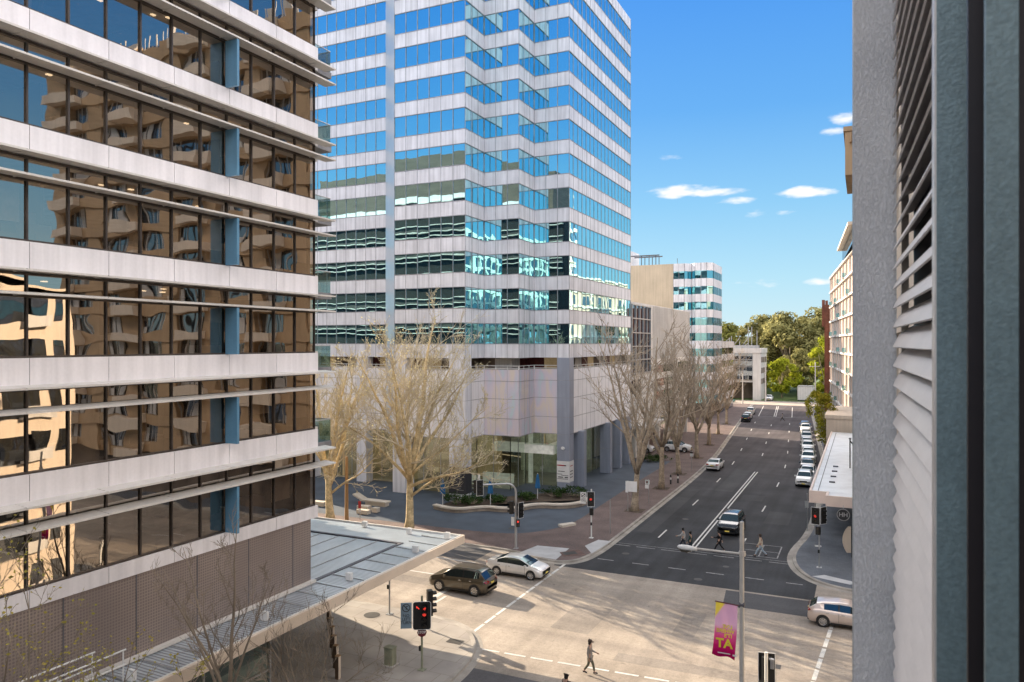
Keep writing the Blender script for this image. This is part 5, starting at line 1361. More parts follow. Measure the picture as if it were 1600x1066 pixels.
    # lamps, grille, plates, mirrors, door seams, sill trim
    hz = lerp_tab(top, L / 2 - .2); tz = P.get('tail_z', .85); nx = L / 2; wl = W / 2 * .80
    hl = P.get('head_z', .68)
    for s in (1, -1):
        b = MB(); b.poly([(nx - .035, s * wl * .55, hl - .07), (nx - .10, s * wl * 1.005, hl - .05), (nx - .30, s * W / 2 * .945, hl + .08), (nx - .16, s * wl * .62, hl + .07)])
        v = b.v; b.v = [(x + .012, y + s * .014, z + .006) for x, y, z in v]; b.build('headlight', 'headlamp', root)
        b = MB(); b.poly([(-nx - .008, s * wl * .62, tz - .08), (-nx + .045, s * wl * 1.03, tz - .09), (-nx + .22, s * W / 2 * .975, tz + .04), (-nx + .07, s * wl * .9, tz + .10), (-nx + .0, s * wl * .62, tz + .06)])
        b.v = [(x - .012, y + s * .02, z) for x, y, z in b.v]; b.build('tail_light', 'tail_lamp', root)
        b = MB(); mx_ = ws0 - .32; mz = lerp_tab(belt, mx_) + .07
        b.box(mx_ - .07, mx_ + .07, s * W / 2 if s > 0 else -W / 2 - .19, W / 2 + .19 if s > 0 else -W / 2, mz - .05, mz + .09); b.build('wing_mirror', body, root)
        b = MB()
        for xd in P['doors']:
            b.beam((xd, s * (W / 2 - .001), .36), (xd, s * (W / 2 * .99), lerp_tab(belt, xd) - .07), .012, .014, up=(1, 0, 0))
        b.beam((P['wx'][0] + .42, s * (W / 2 * .985), .27), (P['wx'][1] - .42, s * (W / 2 * .985), .27), .03, .09)
        b.build('trim', 'black', bo)
        b = MB()
        for a, d in sides[:2]: b.beam((a + .10, s * (W / 2 * .998), lerp_tab(belt, a) - .12), (a + .27, s * (W / 2 * .998), lerp_tab(belt, a) - .12), .03, .03)
        b.build('trim', 'chrome', bo)  # the chrome door handles
    b = MB(); b.box(nx - .05, nx + .012, -wl * .52, wl * .52, hl - .20, hl - .04); b.box(nx - .10, nx + .004, -wl * .85, wl * .85, .27, .39); b.build('grille', 'black', root)
    b = MB(); b.box(nx + .0, nx + .022, -.20, .20, .40, .51); b.build('number_plate', 'plate', root)
    b = MB(); b.box(-nx - .02, -nx + .01, -.20, .20, tz - .18, tz - .07); b.build('number_plate', 'plate', root)
    b = MB(); b.box(-nx - .004, -nx + .12, -wl * .9, wl * .9, .26, .36); b.build('rear_valance', 'black', root)
    if P.get('rails'):
        for s in (1, -1):
            b = MB(); zr = max(z for _, z in top); b.tube([(-L * .36, s * W * .335, zr - .06), (-L * .30, s * W * .335, zr - .0), (L * .02, s * W * .335, zr + .015), (L * .09, s * W * .335, zr - .04)], .02, 5); b.build('roof_rail', 'black', root)
    root.location = loc; root.rotation_euler = (0, 0, rz)
    return root
M['car_white'] = paint('white car paint', (0.75, 0.75, 0.74)); M['car_silver'] = paint('silver car paint', (0.70, 0.68, 0.65), .3, .3)
M['car_bronze'] = paint('bronze car paint', (0.10, 0.083, 0.058), .5, .28); M['car_dark'] = paint('dark grey car paint', (0.030, 0.034, 0.040), .3, .25)
M['car_rose'] = paint('champagne car paint', (0.60, 0.50, 0.44), .3, .32); M['car_blue'] = paint('blue car paint', (0.03, 0.16, 0.34), .2); M['car_green'] = paint('green car paint', (0.09, 0.25, 0.22), .1)
M['car_grey'] = paint('grey car paint', (0.22, 0.225, 0.23), .4)
M['headlamp'] = surf('headlamp lens', (0.60, 0.62, 0.64), 0.1, n1=(9, .3), coat=1.0); M['tail_lamp'] = surf('tail lamp lens', (0.30, 0.015, 0.015), 0.15, coat=1.0)
SEDAN = dict(L=4.55, W=1.76, top=[(-2.275, .62), (-2.24, .93), (-2.15, 1.02), (-1.70, 1.07), (-1.62, 1.08), (-.80, 1.40), (-.35, 1.45), (.10, 1.45), (.45, 1.40), (1.36, .98), (1.9, .86), (2.15, .74), (2.24, .62), (2.275, .5)],
             belt=[(-2.275, .86), (-1.6, .95), (0, .91), (1.4, .86), (2.275, .6)], rg0=-1.56, rg1=-.84, ws1=.48, ws0=1.32, side=[(-.48, .44), (.52, 1.06), (-1.22, -.56)], wx=(-1.32, 1.38), wr=.32, doors=(.48, -.52, 1.12), tail_z=.88, head_z=.66, spokes=9)
SEDAN['side'] = [(-.44, .42), (-1.20, -.54), (.48, 1.02)]
SEDAN['side'] = [(-.50, 1.17), (-1.30, -.58)]; SEDAN['doors'] = (-.55, .92)
SUV = dict(L=4.55, W=1.85, top=[(-2.275, .6), (-2.25, 1.0), (-2.14, 1.12), (-1.72, 1.58), (-1.45, 1.66), (-.6, 1.70), (.2, 1.69), (.55, 1.62), (1.25, 1.14), (1.9, 1.02), (2.16, .90), (2.25, .74), (2.275, .55)],
           belt=[(-2.275, 1.0), (-1.6, 1.12), (0, 1.06), (1.3, 1.02), (2.275, .7)], rg0=-2.11, rg1=-1.76, ws1=.58, ws0=1.21, side=[(-.42, 1.06), (-1.22, -.50), (-1.66, -1.30)], wx=(-1.36, 1.36), wr=.37, doors=(-.47, .98, -1.2), low=.26, tail_z=.98, head_z=.82, rails=True, spokes=10, tumble=.34)
HATCH = dict(L=4.3, W=1.79, top=[(-2.15, .6), (-2.13, .90), (-2.05, 1.02), (-1.66, 1.31), (-1.3, 1.39), (-.4, 1.46), (.15, 1.45), (.5, 1.39), (1.32, .98), (1.8, .87), (2.04, .75), (2.13, .62), (2.15, .5)],
             belt=[(-2.15, .90), (-1.5, 1.0), (0, .94), (1.35, .88), (2.15, .6)], rg0=-2.03, rg1=-1.64, ws1=.53, ws0=1.28, side=[(-.36, 1.12), (-1.22, -.44)], wx=(-1.28, 1.34), wr=.33, doors=(-.41, .95), tail_z=.90, head_z=.68, spokes=10)
make_car('silver sedan stopped at the crossing line beside the bronze suv', 'car', SEDAN, 'car_silver', 'sedan_car', (-23.0, 49.95, .012), 0.0)
make_car('bronze brown suv on the cross street nose to the left beside the silver sedan', 'car', SUV, 'car_bronze', 'suv_car', (-25.0, 45.25, .012), pi)
make_car('dark grey suv coming toward us at the centre of the main road', 'car', dict(SUV, spokes=6), 'car_dark', 'suv_car', (-10.85, 69.8, .012), -pi / 2 - .02)
make_car('champagne hatchback leaving at the right border, tail toward the crossing', 'car', HATCH, 'car_rose', 'hatchback_car', (-.95, 49.35, .012), 0.0)
wsed = make_car('white sedan at the left kerb seen from behind under the bare trees', 'car', SEDAN, 'car_white', 'sedan_car', (-18.2, 103.2, .012), pi / 2)
pk0 = make_car('white suv nearest in the row of parked cars on the right', 'car', SUV, 'car_white', 'parked_car', (-6.45, 96.4, .012), -pi / 2, group='cars parked along the right kerb')
pkh = make_car('white hatchback parked second in the right row', 'car', HATCH, 'car_white', 'parked_car', (-6.45, 102.2, .012), -pi / 2, group='cars parked along the right kerb')
row = [(pkh, 108.2, 'car_dark', 'dark roofed hatchback parked third in the right row'), (pk0, 114.2, 'car_white', 'white suv parked fourth in the right row'), (pkh, 120.2, 'car_silver', 'silver hatchback parked fifth in the right row before the leafy tree'),
       (pk0, 126.4, 'car_white', 'white suv parked beside the leafy yellow green street tree'), (pkh, 132.6, 'car_white', 'white hatchback half hidden by the leafy street tree'), (pk0, 139, 'car_grey', 'grey suv parked just beyond the leafy street tree'),
       (pkh, 146, 'car_white', 'white hatchback third from the far end of the right row'), (pk0, 153, 'car_white', 'white suv second from the far end of the right row'), (pkh, 160, 'car_blue', 'blue hatchback at the far end of the right row')]
for src, y, colr, lab in row:
    c = dup(src, (rx(-6.35, y), y, .012), -pi / 2 + (.078 if y > 115 else 0), lab); paint_body(c, colr, ('body', 'wing_mirror'))
for src, y, colr, lab in ((pk0, 168.5, 'car_dark', 'dark suv parked at the far left kerb under twigs'), (pkh, 176, 'car_white', 'white hatchback parked on the far left between two dark cars'), (pk0, 187, 'car_silver', 'silver suv farthest at the left kerb before the junction')):
    c = dup(src, (rx(-18.2, y), y, .012), pi / 2 + .078, lab, group='cars parked at the far left kerb'); paint_body(c, colr, ('body', 'wing_mirror'))
c = dup(pk0, (-31.4, 113.0, PZ + .01), 0.05, 'white suv parked on the forecourt left of the tree trunks', group='white cars on the forecourt'); c = dup(pk0, (-26.4, 116.5, PZ + .01), 0.05, 'white suv parked on the forecourt behind the second trunk', group='white cars on the forecourt')
c = dup(pkh, (-35.5, 221, .012), 0, 'green hatchback crossing at the far T junction', group='cars at the T junction'); paint_body(c, 'car_green', ('body', 'wing_mirror'))
c = dup(pk0, (-25.2, 231.5, .08), -pi / 2, 'white suv parked nose out at the car park building', group='cars at the T junction')
cn_ = thing('container', 'small white site container on the lawn past the T junction', 'container', (-15.3, 236, 0))
b = MB(); b.box(-17.6, -13.4, 234, 240, .35, 4.2); b.build('body', 'white_metal', cn_)
b = MB(); b.box(-17.7, -13.3, 233.9, 240.1, 4.2, 4.35); b.build('roof', 'grey_metal', cn_)
b = MB()
for i in range(9): x = -17.3 + i * .46; b.box(x, x + .05, 233.95, 234.0, .4, 4.15)
b.build('panel_rib', 'grey_metal', cn_)
b = MB(); b.box(-17.6, -17.2, 234.2, 239, .05, .35); b.box(-13.9, -13.4, 234.2, 239, .05, .35); b.build('foot', 'black', cn_)

# ================================================================== STREET FURNITURE
def head(parent, c, facing, n=3, lit=0, w=.34, plate=True, two=False, h0=.33):
    """Signal head: black housing with backing plate, hooded lenses; c is the centre, facing a horizontal angle."""
    d = Vector((cos(facing), sin(facing), 0)); r = Vector((-d.y, d.x, 0)); c = Vector(c); H = n * h0 + .06
    b = MB(); b.beam(c - d * .02 - Vector((0, 0, H / 2)), c - d * .02 + Vector((0, 0, H / 2)), w, .26, up=d)
    o = b.build('signal_head', 'black', parent)
    pw, ph = (w + .26) if plate else w + .02, H + (.22 if plate else .0)
    if two: pw += .30
    if plate:
        p = MB(); p.beam(c + d * .115 - Vector((0, 0, ph / 2)), c + d * .115 + Vector((0, 0, ph / 2)), pw, .012, up=d); p.build('backing_plate', 'black', o)
        e = MB(); pts = [c + d * .118 + r * (sx * pw / 2) + Vector((0, 0, sz * ph / 2)) for sx, sz in ((-1, -1), (1, -1), (1, 1), (-1, 1))]
        for a, q in zip(pts, pts[1:] + pts[:1]): e.beam(a, q, .022, .022)
        e.build('plate_edge', 'sign_white', o)
    for k in range(n):
        z = H / 2 - .03 - h0 * (k + .5); q = c + d * .128 + Vector((0, 0, z))
        l = MB(); l.disc(q + d * .003, .105, 14, d); l.build('lens', 'lamp_red' if k == lit else 'lamp_off', o)
        v = MB(); m_ = 10
        for i in range(m_):
            a0, a1 = -.35 + i * (pi + .7) / m_, -.35 + (i + 1) * (pi + .7) / m_
            p0 = q + r * cos(a0) * .115 + Vector((0, 0, sin(a0) * .115)); p1 = q + r * cos(a1) * .115 + Vector((0, 0, sin(a1) * .115))
            v.poly([p0, p1, p1 + d * .2, p0 + d * .2])
        v.build('visor', 'black', o)
    return o
def pole_part(parent, pts, r, mat='grey_metal', name='pole', n=10):
    b = MB(); b.tube(pts, r, n); p0 = Vector(pts[0])
    if name == 'pole': b.box(p0.x - .18, p0.x + .18, p0.y - .18, p0.y + .18, p0.z, p0.z + .03)
    return b.build(name, mat, parent, smooth=True, sharp=40)
S_ = -pi / 2      # facing the camera side (-y)
def foot_lamp(parent, c, facing, lit=True):
    d = Vector((cos(facing), sin(facing), 0)); c = Vector(c)
    b = MB(); b.beam(c - Vector((0, 0, .30)), c + Vector((0, 0, .30)), .28, .22, up=d); o = b.build('pedestrian_signal', 'black', parent)
    l = MB(); l.disc(c + d * .118 + Vector((0, 0, .14)), .085, 12, d); l.build('lens', 'lamp_red' if lit else 'lamp_off', o)
    l = MB(); l.disc(c + d * .118 - Vector((0, 0, .14)), .085, 12, d); l.build('lens', 'lamp_off', o)
# A: mast arm at the tower corner
x, y = -25.85, 55.75
ta = thing('traffic_light', 'mast arm traffic light with curved pole on the brick pavement before the plaza', 'traffic light', (x, y, PZ))
arm = Vector((-.75, -.66, 0)); base = Vector((x, y, PZ))
pts = [base, base + Vector((0, 0, 4.6))] + [base + arm * (.75 * (1 - cos(t))) + Vector((0, 0, 4.6 + .75 * sin(t))) for t in (.4, .8, 1.2, 1.55)] + [base + arm * 3.0 + Vector((0, 0, 5.38))]
pole_part(ta, pts, [.11, .09, .085, .08, .08, .075, .07])
e = base + arm * 3.1; ez = PZ + 5.2
head(ta, (e.x + .12, e.y - .22, ez), radians(-35), 3, 9); head(ta, (e.x - .35, e.y + .12, ez), radians(170), 3, 9, plate=False)
head(ta, (x - .36, y - .1, PZ + 3.35), radians(178), 3, 9, plate=False); head(ta, (x + .38, y - .05, PZ + 3.2), radians(-20), 3, 9)
foot_lamp(ta, (x + .28, y - .22, PZ + 2.15), radians(-60), True)
b = MB(); b.box(x - .42, x - .14, y - .03, y, PZ + 1.85, PZ + 2.55); b.build('sign', 'sign_white', ta)
b = MB(); b.box(e.x - .10, e.x + .05, e.y - .02, e.y + .02, ez + .65, ez + 1.0); b.tube([(e.x, e.y, ez + .1), (e.x, e.y, ez + .7)], .03, 6); b.build('camera_bracket', 'sign_white', ta)
# B: pole at the kerb of the tower corner
x, y = -21.35, 61.55
tb = thing('traffic_light', 'traffic light showing red with white sign on its left before the tower', 'traffic light', (x, y, PZ))
pole_part(tb, [(x, y, PZ), (x, y, 4.35)], .06, 'white_metal')
head(tb, (x + .02, y - .2, 3.55), S_ + .35, 3, 1); foot_lamp(tb, (x + .06, y - .15, 2.45), S_ + 1.2, False)
b = MB(); b.box(x - .95, x - .42, y - .14, y - .11, 3.05, 4.05); so = b.build('sign', 'sign_white', tb)
text_mesh('LEFT\nTURN', .17, 'lettering', 'ink', so, face_mat((x - .685, y - .146, 3.38), (1, 0, 0)))
b = MB(); b.beam((x - .86, y - .147, 3.66), (x - .50, y - .147, 3.94), .02, .07); b.lathe([(.15, -.002), (.19, -.002), (.19, .002), (.15, .002)], 20, (x - .68, y - .146, 3.8), 'y'); b.build('no_turn_symbol', 'ink', so)
b = MB(); b.box(x - .03, x + .09, y - .14, y - .06, 1.25, 1.5); b.build('push_button', 'black', tb)
# C: near corner with arrows, sign and stop disc
x, y = -20.65, 33.0
tcn = thing('traffic_light', 'large black traffic light with red arrows, grey blue sign and round stop plate', 'traffic light', (x, y, PZ))
pole_part(tcn, [(x, y, PZ), (x, y, 3.95)], .058, 'box_green')
fa = atan2(-y, -x)                       # it faces the camera side of the crossing
d = Vector((cos(fa), sin(fa), 0)); r = Vector((-d.y, d.x, 0))
c0 = Vector((x, y, 3.02)) + d * .16 + r * .0
b = MB(); pw, ph = .90, 1.42
def rounded(cn2, w, h, rr, off_):
    out = []
    for sx, sz, a0 in ((1, 1, 0), (-1, 1, pi / 2), (-1, -1, pi), (1, -1, 3 * pi / 2)):
        for i in range(5):
            a = a0 + i * pi / 8
            out.append(cn2 + d * off_ + r * (sx * (w / 2 - rr) + rr * cos(a)) + Vector((0, 0, sz * (h / 2 - rr) + rr * sin(a))))
    return out
f1 = rounded(c0, pw, ph, .12, .10); f2 = rounded(c0, pw, ph, .12, .06)
b.poly(f1); b.poly(list(reversed(f2)))
for i in range(len(f1)): j = (i + 1) % len(f1); b.poly([f2[i], f2[j], f1[j], f1[i]])
b.beam(c0 - Vector((0, 0, .6)) - r * -.12, c0 + Vector((0, 0, .6)) + r * .12, .34, .2, up=d)
so = b.build('signal_head', 'black', tcn)
b = MB(); e1 = rounded(c0, pw + .015, ph + .015, .125, .102)
for i in range(len(e1)): b.beam(e1[i], e1[(i + 1) % len(e1)], .02, .02)
b.build('plate_edge', 'sign_white', so)
for k in range(4):
    q = c0 + d * .112 + r * .12 + Vector((0, 0, .37 - .31 * k)); l = MB()
    if k == 0:
        l.beam(q - r * .06 - Vector((0, 0, .05)), q + r * .06 + Vector((0, 0, .03)), .05, .01, up=d); l.beam(q + r * .07 + Vector((0, 0, .06)), q + r * .02 - Vector((0, 0, .09)), .05, .01, up=d)
    else: l.disc(q, .10, 14, d)
    l.build('lens', 'lamp_red' if k < 2 else 'lamp_off', so)
    v = MB()
    for i in range(8):
        a0, a1 = i * pi / 8, (i + 1) * pi / 8; p0 = q + r * cos(a0) * .125 + Vector((0, 0, sin(a0) * .125)); p1 = q + r * cos(a1) * .125 + Vector((0, 0, sin(a1) * .125)); v.poly([p0, p1, p1 + d * .2, p0 + d * .2])
    v.build('visor', 'black', so)
q = c0 + d * .112 - r * .2 + Vector((0, 0, .40)); l = MB(); l.beam(q - r * .05 + Vector((0, 0, .06)), q + r * .06 - Vector((0, 0, .06)), .05, .01, up=d); l.beam(q - r * .07, q - r * .07 + Vector((0, 0, .10)), .04, .01, up=d); l.build('lens', 'lamp_red', so)
hd = head(tcn, Vector((x, y, 3.55)) + r * .42 - d * .1, fa + pi / 2 + .25, 4, 9, plate=False, h0=.31)
c1 = c0 - r * .80 + Vector((0, 0, .02)); b = MB(); b.beam(c1 - Vector((0, 0, .66)) + d * .06, c1 + Vector((0, 0, .66)) + d * .06, .56, .02, up=d); so = b.build('sign', 'sign_blue', tcn)
b = MB(); cc = c1 + d * .075 + Vector((0, 0, .40))
for i in range(20):
    a0, a1 = 2 * pi * i / 20, 2 * pi * (i + 1) / 20; P_ = lambda a: cc + r * cos(a) * .19 + Vector((0, 0, sin(a) * .19)); b.beam(P_(a0), P_(a1), .045, .006, up=d)
b.beam(cc - r * .13 + Vector((0, 0, .13)), cc + r * .13 - Vector((0, 0, .13)), .045, .006, up=d); b.beam(cc - Vector((0, 0, .1)), cc + Vector((0, 0, .08)), .04, .006, up=d); b.beam(cc + Vector((0, 0, .08)), cc + r * .1 + Vector((0, 0, .08)), .04, .006, up=d)
b.build('no_turn_symbol', 'ink', so)
text_mesh('NO\nLEFT\nTURN', .21, 'lettering', 'ink', so, face_mat(c1 + d * .078 - Vector((0, 0, .18)), r))
b = MB(); c2 = Vector((x, y, 2.12)) + d * .12; b.disc(c2 + d * .02, .25, 8, d); b.disc(c2 - d * .0, .25, 8, d)
so = b.build('stop_plate', 'maroon', tcn); text_mesh('STOP', .17, 'lettering', 'sign_white', so, face_mat(c2 + d * .03, r), bold=.004)
b = MB(); b.box(x - .16, x - .05, y - .06, y + .06, 1.1, 1.35); b.build('push_button', 'black', tcn)
# D: pole under the canopy edge
x, y = -26.7, 38.9
td_ = thing('traffic_light', 'traffic light half hidden under the canopy edge casting a long shadow', 'traffic light', (x, y, PZ))
pole_part(td_, [(x, y, PZ), (x, y, 3.9)], .055); head(td_, (x + .38, y, 3.35), radians(20), 3, 9); head(td_, (x + .1, y - .5, 3.2), radians(80), 3, 9, plate=False)
b = MB(); b.box(x - .16, x - .05, y - .06, y + .06, 1.7, 1.95); b.build('push_button', 'black', td_)
# E: right hand corner
x, y = -3.05, 60.7
te = thing('traffic_light', 'traffic light on the shaded right pavement beneath the awning', 'traffic light', (x, y, PZ))
pole_part(te, [(x, y, PZ), (x, y, 4.6)], .05); head(te, (x - .22, y - .18, 4.05), S_ - .2, 3, 1, w=.36); head(te, (x + .22, y - .05, 4.1), S_ + .9, 3, 9)
foot_lamp(te, (x - .05, y - .2, 2.95), S_ - .4, False); b = MB(); b.box(x - .09, x + .04, y - .14, y - .05, 1.25, 1.5); b.build('push_button', 'black', te); b = MB(); b.box(x - .3, x + .15, y - .03, y, 1.7, 1.8); b.build('sign', 'sign_white', te)
# F: near signal seen from behind
x, y = -3.65, 32.4
tf = thing('traffic_light', 'traffic light at the bottom border seen from behind as a black board', 'traffic light', (x, y, PZ))
pole_part(tf, [(x, y, PZ), (x, y, 4.25)], .07, 'white_metal'); head(tf, (x, y + .26, 3.45), pi / 2 + .2, 3, 9, w=.40)
b = MB(); b.box(x + .16, x + .30, y - .02, y + .1, 3.6, 4.0); b.tube([(x + .1, y, 4.0), (x + .3, y, 3.9)], .03, 6); b.build('bracket', 'grey_metal', tf)

# street lamp with outreach arm, and the banner hanging from it
x, y = -4.05, 28.4
sl_ = thing('street_lamp', 'pale street lamp pole with one outreach arm and long lantern', 'street lamp', (x, y, PZ))
pole_part(sl_, [(x, y, PZ), (x, y, 3.0), (x, y, 10.45)], [.12, .10, .075], 'pole_cream')
b = MB(); b.tube([(x + .14, y, 9.28), (x - 1.75, y + .02, 9.27)], .04, 8); b.tube([(x + .02, y, 9.2), (x + .02, y, 9.38)], .11, 10); b.build('arm', 'pole_cream', sl_)
b = MB(); q = [(x - 1.62, y, 9.25, .05), (x - 1.75, y, 9.26, .085), (x - 2.0, y, 9.27, .105), (x - 2.2, y, 9.27, .10), (x - 2.33, y, 9.28, .06), (x - 2.37, y, 9.28, .01)]
b.tube([p_[:3] for p_ in q], [p_[3] for p_ in q], 12); b.build('lantern', 'sign_white', sl_, smooth=True)
b = MB(); q = [(x - 1.85, y, 9.20, .05), (x - 2.0, y, 9.17, .09), (x - 2.2, y, 9.18, .085), (x - 2.31, y, 9.22, .03)]; b.tube([p_[:3] for p_ in q], [p_[3] for p_ in q], 12); b.build('lens', 'lamp_off', sl_, smooth=True)
b = MB(); b.beam((x + .09, y, 8.9), (x + .09, y, 10.1), .012, .03); b.tube([(x - .10, y, 7.42), (x + .10, y, 7.42)], .10, 10); b.tube([(x - .10, y, 7.30), (x - .06, y, 7.36)], .05, 8); b.build('trim', 'joint', sl_)  # clamps and a thin strip on the pole
bn_ = thing('banner', 'pink and yellow fabric street banner hanging left of the lamp pole, lettering seen reversed', 'banner', (x - .12, y, 7.35))
b = MB(); nx_, nz_ = 10, 20
def bpt(i, j):
    u = i / nx_; v = j / nz_; xx = -.06 - .78 * u - .04 * v * v * u - .10 * v * v; yy = .05 * sin(v * 7 + u * 3) * v + .03 * sin(u * 9 + v * 5)
    return (x - .10 + xx, y + yy, 7.35 + .04 * u - 1.95 * v - .08 * v * (1 - u) + .03 * sin(u * 6) * v)
for i in range(nx_):
    for j in range(nz_): b.poly([bpt(i, j), bpt(i + 1, j), bpt(i + 1, j + 1), bpt(i, j + 1)])
bo = b.build('cloth', 'banner', bn_, smooth=True)
b = MB(); b.tube([(x - .08, y, 7.36), (x - .96, y, 7.41)], .022, 6); b.build('top_bar', 'maroon', bn_)
for tx, sz, dz, dx in (('LIVE', .19, -.80, -.34), ('WHERE', .19, -.97, -.42), ("IT'S", .19, -1.14, -.32), ('AT', .46, -1.44, -.46)):
    text_mesh(tx, sz, 'lettering', 'yellow', bo, face_mat((x - .16 + dx, y - .085, 7.35 + dz), (-1, 0, 0)), extrude=.002, bold=.006 if sz < .4 else .016)
b = MB(); b.box(x - .85, x - .40, y - .08, y - .075, 5.54, 5.575); b.box(x - .32, x - .18, y - .08, y - .075, 5.50, 5.56); b.build('small_print', 'sign_white', bo)

# sign posts
def board(label, loc, boards, h, mat='grey_metal', name='sign_post'):
    t = thing(name, label, 'sign', loc); X, Y, Z = loc
    b = MB(); b.tube([(X, Y, Z), (X, Y, Z + h)], .035, 8); b.build('pole', mat, t)
    for x0, x1, z0, z1, m_ in boards: q = MB(); q.box(X + x0, X + x1, Y - .07, Y - .05, Z + z0, Z + z1); q.build('sign', m_, t)
    return t
board('wide two panel sign board seen from behind on a post before the first bare tree', (-21.4, 72.8, PZ), [(-.22, .02, 1.9, 3.05, 'sign_white'), (.05, .95, 2.0, 3.05, 'sign_white')], 3.1)
board('small white sign with red disc on a thin post beside the first tree', (-20.5, 77.4, PZ), [(-.35, .1, 2.0, 2.45, 'sign_white'), (-.26, -.06, 2.1, 2.34, 'red'), (-.38, .02, 1.55, 1.95, 'sign_white')], 2.5)
board('red and white parking sign beyond the second bare tree', (-20.6, 99.6, PZ), [(-.2, .2, 1.9, 2.5, 'sign_white'), (-.2, .2, 2.3, 2.48, 'red')], 2.6)
board('short bare steel post standing right of the red traffic light', (-20.3, 63.6, PZ), [], 3.0)
board('thin post at the right kerb before the parked cars', (-4.6, 72.0, PZ), [(-.2, .1, 2.1, 2.7, 'grey_metal')], 3.4)
t = board('red topped sign post before the white cubes of the plaza', (-43.6, 58.6, PZ), [(-.16, .16, 1.05, 1.75, 'red'), (-.16, .16, .75, 1.0, 'sign_white')], 1.8)
tp_ = thing('timber_post', 'tall slim timber post at the plaza edge left of the big plane tree', 'post', (-44.4, 57.6, PZ)); b = MB(); b.tube([(-44.4, 57.6, PZ), (-44.4, 57.6, 6.2)], [.19, .14], 9); b.build('post', 'timber', tp_)
for i, (x, y, lab) in enumerate(((-20.9, 89.0, 'short dark bollard with white band, left of the pair beyond the second tree'), (-20.3, 90.2, 'short dark bollard with white band, right of the pair beyond the second tree'))):
    t = thing('bollard', lab, 'bollard', (x, y, PZ), 'bollards beyond the second tree'); b = MB(); b.lathe([(.10, 0), (.09, 1.05), (.05, 1.12), (0, 1.13)], 10, (x, y, PZ)); b.build('post', 'ink', t); b = MB(); b.lathe([(.098, .55), (.094, .8)], 10, (x, y, PZ)); b.build('band', 'sign_white', t)
# far poles
for i, (x, y, h, lab) in enumerate(((-30.4, 214.8, 9.0, 'white pole at the left of the far T junction'), (-33.6, 214, 7.5, 'short white pole farthest left at the T junction'), (-25.8, 227.5, 11.0, 'tall white pole in front of the car park building'), (-12.6, 230.2, 11.5, 'tall power pole with crossarm right of the white container'))):
    t = thing('street_pole', lab, 'pole', (x, y, .1)); b = MB(); b.tube([(x, y, 0), (x, y, h)], [.2, .13], 8); b.build('pole', 'pole_cream', t)
    if i == 3: b = MB(); b.beam((x - 1.6, y, h - 1.2), (x + 1.2, y, h - 1.2), .15, .15); b.build('crossarm', 'pole_cream', t)

# bollards by the office block
bp0, bp1 = Vector((-28.5, 35.3)), Vector((-23.9, 30.3))
names_ = ['farthest brown square bollard, nearest the sunlit slabs', 'second brown square bollard from the far end', 'third brown square bollard from the far end', 'third brown square bollard from the bottom border', 'second brown square bollard from the bottom border', 'nearest brown square bollard at the bottom border']
for i in range(6):
    p = bp0.lerp(bp1, i / 5); t = thing('bollard', names_[i], 'bollard', (p.x, p.y, PZ), 'row of brown bollards')
    b = MB(); b.box(p.x - .10, p.x + .10, p.y - .10, p.y + .10, PZ, PZ + 1.15); b.build('post', surf('bollard bronze', (0.10, 0.06, 0.035), .6) if i == 0 else M['bol'], t)
    if i == 0: M['bol'] = t.children[0].data.materials[0]
    b = MB(); b.box(p.x + .102, p.x + .115, p.y - .09, p.y + .09, PZ + .02, PZ + 1.15); b.build('face_strip', 'fascia_canopy', t)
    b = MB(); b.box(p.x - .11, p.x + .118, p.y - .11, p.y + .11, PZ + 1.15, PZ + 1.18); b.build('cap', 'timber', t)
ub = thing('utility_cabinet', 'small green grey utility cabinet standing alone on the dark paving', 'cabinet', (-22.4, 32.7, PZ)); x, y = -22.4, 32.7
b = MB(); b.box(x - .24, x + .24, y - .2, y + .2, PZ + .08, PZ + .95); b.build('body', 'box_green', ub); b = MB(); b.box(x - .27, x + .27, y - .23, y + .23, PZ + .95, PZ + 1.0); b.build('lid', 'box_green', ub); b = MB(); b.box(x - .36, x + .36, y - .32, y + .32, PZ, PZ + .08); b.build('plinth', 'concrete', ub)
b = MB(); b.box(x - .2, x + .2, y - .212, y - .201, PZ + .14, PZ + .9); b.build('door', 'box_green', ub)

# plaza: curved bench wall, umbrellas, loungers, cubes
bw = thing('bench', 'long curving pale concrete bench edging the planted bed', 'bench', (-32, 68, PZ))
cl = smooth_pts([(-39.6, 65.3), (-37.6, 64.6), (-36.0, 64.8), (-35.0, 66.2), (-34.0, 66.9), (-32.6, 66.8), (-31.2, 67.6), (-30.6, 69.5), (-29.6, 70.4), (-28.4, 70.6), (-27.0, 71.4), (-26.0, 73.2), (-26.2, 75.4)], 3)
ci = offset_line(cl, .55)
b = MB()
for (a, c), (ia, ic) in zip(zip(cl, cl[1:]), zip(ci, ci[1:])):
    b.poly([(*a, PZ + .34), (*c, PZ + .34), (*c, PZ + .5), (*a, PZ + .5)]); b.poly([(*a, PZ + .5), (*c, PZ + .5), (*ic, PZ + .5), (*ia, PZ + .5)]); b.poly([(*ia, PZ), (*ic, PZ), (*ic, PZ + .5), (*ia, PZ + .5)]); b.poly([(*a, PZ + .34), (*c, PZ + .34), (*ic, PZ + .34), (*ia, PZ + .34)])
b.build('seat', 'bench', bw, smooth=True, sharp=30)
cm = offset_line(cl, .12); b = MB()
for a, c in zip(cm, cm[1:]): b.poly([(*a, PZ), (*c, PZ), (*c, PZ + .34), (*a, PZ + .34)])
b.build('base', surf('bench base', (0.30, .25, .2), .7), bw)
